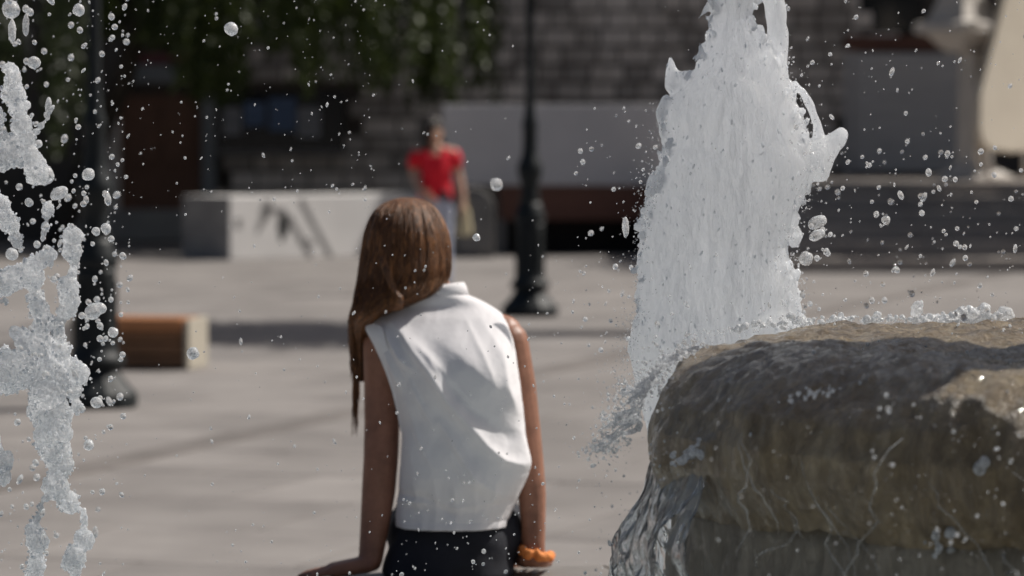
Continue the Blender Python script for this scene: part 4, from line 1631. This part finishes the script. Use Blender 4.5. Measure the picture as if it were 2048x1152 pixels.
# collar and armhole facings
mb = MB()
rings = []
for t, rw, zz in ((0, 1.0, 0.0), (0.5, 1.03, 0.012), (1.0, 1.10, 0.020), (0.7, 1.20, 0.012), (0.2, 1.34, -0.010)):
    c = P(884, 590, 9.125)
    rings.append([Vector((c.x + 0.048 * rw * math.cos(2 * math.pi * k / 36) - 0.0 * zz, c.y + 0.052 * rw * math.sin(2 * math.pi * k / 36), c.z + zz - 0.012 * math.cos(2 * math.pi * k / 36 - 2.6))) for k in range(36)])
mb.rings(rings, cap=False)
o = mb.build('collar', M['blouse'], girl, True)
so = o.modifiers.new('s', 'SOLIDIFY')
so.thickness = 0.003
for pts in ([(722, 648, 9.04), (735, 668, 9.02), (752, 700, 9.015), (770, 740, 9.01), (785, 785, 9.01), (797, 835, 9.02), (802, 870, 9.03)],
            [(1016, 640, 9.05), (1026, 680, 9.035), (1031, 720, 9.03), (1037, 770, 9.03), (1044, 830, 9.03)]):
    mb = MB()
    n_ = len(pts)
    sgn = 1 if pts[0][0] < 900 else -1
    a = [P(*p) for p in pts]
    w_ = [0.055, 0.040, 0.030, 0.028, 0.024, 0.018, 0.010][:n_]
    b2 = [q + Vector((sgn * w_[i], -0.018 * (1 if sgn > 0 else .4), 0.004 * sgn)) for i, q in enumerate(a)]
    mb.add(a + b2, [(i, i + 1, n_ + i + 1, n_ + i) for i in range(n_ - 1)])
    o = mb.build('armhole_facing', M['blouse'], girl, True)
    so = o.modifiers.new('s', 'SOLIDIFY')
    so.thickness = 0.003
    su = o.modifiers.new('sub', 'SUBSURF')
    su.levels = su.render_levels = 2

# hair
hair_tab = [(397, 800, 824, 9.14, .012), (401, 782, 840, 9.14, .04), (408, 765, 856, 9.14, .062), (420, 748, 870, 9.14, .082), (440, 735, 882, 9.14, .10), (470, 724, 893, 9.14, .115), (510, 718, 898, 9.135, .12),
            (545, 714, 897, 9.125, .12), (570, 711, 888, 9.115, .115), (590, 708, 868, 9.10, .11), (610, 705, 824, 9.085, .10), (628, 703, 778, 9.08, .09), (645, 701, 748, 9.09, .075), (665, 700, 734, 9.12, .06),
            (690, 703, 728, 9.15, .040), (720, 706, 725, 9.155, .024), (750, 710, 723, 9.155, .012), (772, 714, 720, 9.155, .004)]
NU, NV = 130, 190
rings = []
for y, L, Rr, dc, hd in smooth_rows(hair_tab, 397, 772, NV):
    cx, w = (L + Rr) / 2, (Rr - L) / 2
    ring = []
    for k in range(NU):
        a = 2 * math.pi * k / NU
        px = cx + w * math.cos(a)
        p = P(px, y, GD)
        strand = noise.noise(Vector((math.cos(a) * 6, math.sin(a) * 6, y * .004))) * 0.007 + noise.noise(Vector((math.cos(a) * 17, math.sin(a) * 17, y * .007))) * 0.004
        strand *= min(1, (y - 396) / 40)
        # a fold where the hair is swept to one side
        q, bt = pdist(px, y, [(765, 520), (785, 570), (800, 600), (790, 625)])
        if math.sin(a) < 0:
            strand += 0.012 * math.exp(-(q / 9) ** 2) - 0.014 * math.exp(-((q - 22) / 11) ** 2)
        ring.append(Vector((p.x + math.cos(a) * strand, dc + hd * math.sin(a) + math.sin(a) * strand, p.z)))
    rings.append(ring)
mb = MB()
mb.rings(rings)
hair = mb.build('hair', M['hair'], girl, True)
# loose locks lying over and beside the main mass
mb = MB()
for k in range(420):
    u = rnd.random()
    a = -math.pi * (0.02 + 0.96 * u)
    ys = rnd.uniform(402, 470)
    ye = rnd.uniform(560, 640) if rnd.random() < .75 else rnd.uniform(740, 885)
    if ye > 650:
        a = -math.pi * rnd.uniform(0.78, 1.05)
        ys = rnd.uniform(520, 640)
    pts = []
    da = rnd.uniform(-.12, .12)
    fly = rnd.uniform(0, 10) if ye > 650 else (rnd.uniform(0, 9) if rnd.random() < .2 else rnd.uniform(0, 2))
    for t in range(12):
        y = ys + (ye - ys) * t / 11
        L, Rr, dc, hd = interp(hair_tab, y)
        cx, w = (L + Rr) / 2, (Rr - L) / 2
        aa = a + da * t / 11
        px = cx + (w + 1.0 + fly * (t / 11) ** 1.5) * math.cos(aa) + ((9 * noise.noise(Vector((t * .33, k * 1.7, 0))) - 4 * t / 11) * min(1, t / 4) if ye > 650 else 0)
        p = P(px, y, GD)
        pts.append(Vector((p.x, dc + (hd + 0.003) * math.sin(aa), p.z)))
    r0 = rnd.uniform(.0005, .0017)
    mb.tube(pts, [r0 * min(1, .4 + .2 * t) * (1 if t < 9 else (12 - t) / 4) for t in range(12)], 5)
mb.build('hair_lock', M['hair'], girl, True)
# scrunchie on the right wrist
wc = P(1070, 1106, 9.05)
mb = MB()
for k in range(34):
    a = 2 * math.pi * k / 34
    rr_ = 0.034 + 0.004 * math.sin(5 * a)
    mb.ball(wc + Vector((rr_ * math.cos(a), rr_ * math.sin(a), -0.010 * math.cos(a) + .004 * math.sin(7 * a))), 0.0105 + .003 * math.sin(9 * a + 1), 2)
me = remesh(mb, 0.003, 1, 'scrunchie')
displace(me, lambda c: 0.004 * noise.noise(c * 70))
obj_from('scrunchie', me, M['orange'], girl, True)

# ---- person in red
RD = 36.4
pr_ = P(872, 587, RD)
red = thing('person', (pr_.x, RD, 0), 'person in red short sleeved top and pale jeans walking towards the camera with a bag', 'person')


def Q(px, py, dd=0.0):
    return P(px, py, RD + dd)


body = MB()
hc = Q(868, 262)
body.ball(hc, (0.075, 0.095, 0.112), 3)
body.ball(hc + Vector((0.008, -.045, -.055)), 0.055, 3)
body.capsule(hc + Vector((.004, -.095, 0)), .009, hc + Vector((.004, -.112, -.03)), .014, 8, 3)
for s_ in (-1, 1):
    body.ball(hc + Vector((s_ * .077, 0, -.01)), (.012, .02, .03), 2)
    body.ball(hc + Vector((s_ * .03 + .004, -.083, .008)), .012, 2)
body.chain([(hc + Vector((0, .01, -.08)), .05), (Q(870, 298), .058)])
body.chain([(Q(836, 305), .05), (Q(870, 303), .075), (Q(905, 305), .05)])
body.chain([(Q(870, 315), .10), (Q(870, 350), .105), (Q(872, 395), .125), (Q(873, 412), .125)])
body.chain([(Q(832, 308), .05), (Q(827, 345, .03), .04), (Q(833, 362, -.03), .037), (Q(846, 385, -.17), .03)])
hand(body, Q(848, 388, -.19), Vector((.6, -.6, -.5)), Vector((.3, -.3, .8)), Vector((-.5, -.6, .3)), .17, .3)
body.chain([(Q(908, 308), .05), (Q(917, 350, .04), .041), (Q(924, 385, -.02), .034), (Q(927, 404, -.06), .028)])
hand(body, Q(927, 407, -.07), Vector((.05, -.1, -1)), Vector((-.3, -.9, 0)), Vector((-1, .2, 0)), .17, .45)
for px, fwd in ((858, -.18), (887, .16)):
    hp = Q(px, 420)
    kn = Vector((hp.x + (.01 if px > 870 else -.01), RD + fwd * .5 - .03, 0.50))
    an = Vector((kn.x + .01, RD + fwd, 0.10))
    body.chain([(hp, .09), (kn, .058), (kn.lerp(an, .3), .055), (an, .036)])
    body.chain([(an + Vector((0, .03, -.05)), .036), (an + Vector((0, -.15, -.065)), .03)])
me = remesh(body, 0.008, 3, 'body')
obj_from('body', me, M['skin_pale'], red, True)
# top
tab = [(294, 850, 892), (299, 838, 903), (306, 829, 911), (320, 838, 906), (340, 842, 904), (360, 842, 903), (380, 838, 906), (396, 836, 908)]
rings = []
for y, L, Rr in smooth_rows(tab, 294, 397, 40):
    c = Q((L + Rr) / 2, y)
    w = (Rr - L) / 2 / FPX * RD
    hd = interp([(294, .075), (310, .115), (335, .14), (365, .115), (397, .14)], y)[0]
    ring = []
    for k in range(60):
        a = 2 * math.pi * k / 60
        wr_ = 0.006 * noise.noise(Vector((math.cos(a) * 4, math.sin(a) * 4, y * .06)))
        zz = c.z
        if y < 312 and math.sin(a) < 0:      # scooped neckline at the front
            zz -= 0.11 * math.exp(-(math.cos(a) / .42) ** 2) * (312 - y) / 18
        ring.append(Vector((c.x + (w + wr_) * math.cos(a), c.y + (hd + wr_) * math.sin(a), zz)))
    rings.append(ring)
mb = MB()
mb.rings(rings, cap=False)
o = mb.build('red_top', M['red'], red, True)
so = o.modifiers.new('s', 'SOLIDIFY')
so.thickness = .004
for s_, pts in ((-1, [(836, 304, 0), (829, 318, .01), (827, 334, .02)]), (1, [(905, 304, 0), (911, 318, .01), (913, 334, .02)])):
    mb = MB()
    mb.tube([Q(*p) for p in pts], [.062, .062, .058], 16)
    mb.build('sleeve', M['red'], red, True)
mb = MB()
mb.chain([(Q(873, 398), .132), (Q(873, 414), .13)])
for px, fwd in ((858, -.18), (887, .16)):
    hp = Q(px, 420)
    kn = Vector((hp.x + (.01 if px > 870 else -.01), RD + fwd * .5 - .03, 0.50))
    an = Vector((kn.x + .01, RD + fwd, 0.13))
    mb.chain([(hp, .10), (kn, .07), (kn.lerp(an, .3), .067), (an, .058)])
me = remesh(mb, .01, 2, 'jeans')
displace(me, lambda c: .006 * noise.noise(Vector((c.x * 18, c.y * 18, c.z * 25))))
obj_from('jeans', me, M['jeans'], red, True)
mb = MB()
mb.ball(hc + Vector((-.010, .008, .032)), (.092, .105, .108), 3)
mb.chain([(hc + Vector((-.035, -.07, .06)), .035), (hc + Vector((-.055, -.075, -.03)), .034), (hc + Vector((-.07, -.06, -.14)), .034)])
mb.chain([(hc + Vector((-.07, .03, -.02)), .035), (hc + Vector((-.085, .0, -.13)), .038), (hc + Vector((-.08, -.06, -.22)), .022)])
mb.chain([(hc + Vector((.06, .05, -.02)), .035), (hc + Vector((.065, .06, -.14)), .035)])
me = remesh(mb, .009, 2, 'hair')
displace(me, lambda c: .006 * noise.noise(Vector((c.x * 60, c.y * 60, c.z * 8))))
obj_from('hair', me, M['dark_hair'], red, True)
mb = MB()
mb.ball(Q(888, 391, -.13), (.055, .025, .05), 2)
mb.build('belt_pouch', M['black_cloth'], red, True)
for px, fwd in ((858, -.18), (887, .16)):
    hp = Q(px, 420)
    mb = MB()
    mb.ball((hp.x + (.02 if px > 870 else 0), RD + fwd - .05, 0.045), (.05, .14, .044), 2)
    mb.build('shoe', M['black_cloth'], red, True)
# bag hanging from the hand
bagc = Q(928, 442, -.08)
bagt = thing('handbag', (bagc.x, bagc.y, bagc.z - .14), 'pale straw bag hanging from the hand of the person in red', 'bag')
rings = []
for t in range(12):
    q = t / 11
    w = .085 * (1 - .55 * q) * (0.75 + .25 * math.sin(min(1, q * 6) * math.pi / 2))
    rings.append([Vector((bagc.x + w * math.cos(2 * math.pi * k / 24) + .01 * q, bagc.y + .05 * (1 - .4 * q) * math.sin(2 * math.pi * k / 24), bagc.z - .14 + .26 * q)) for k in range(24)])
mb = MB()
mb.rings(rings)
mb.build('bag_body', M['bag'], bagt, True)
mb = MB()
mb.tube([bagc + Vector((-.03, 0, .11)), bagc + Vector((-.02, .01, .19)), bagc + Vector((0.0, .01, .215)), bagc + Vector((.02, .01, .19)), bagc + Vector((.035, 0, .11))], .008, 8)
mb.build('handle', M['bag'], bagt, True)
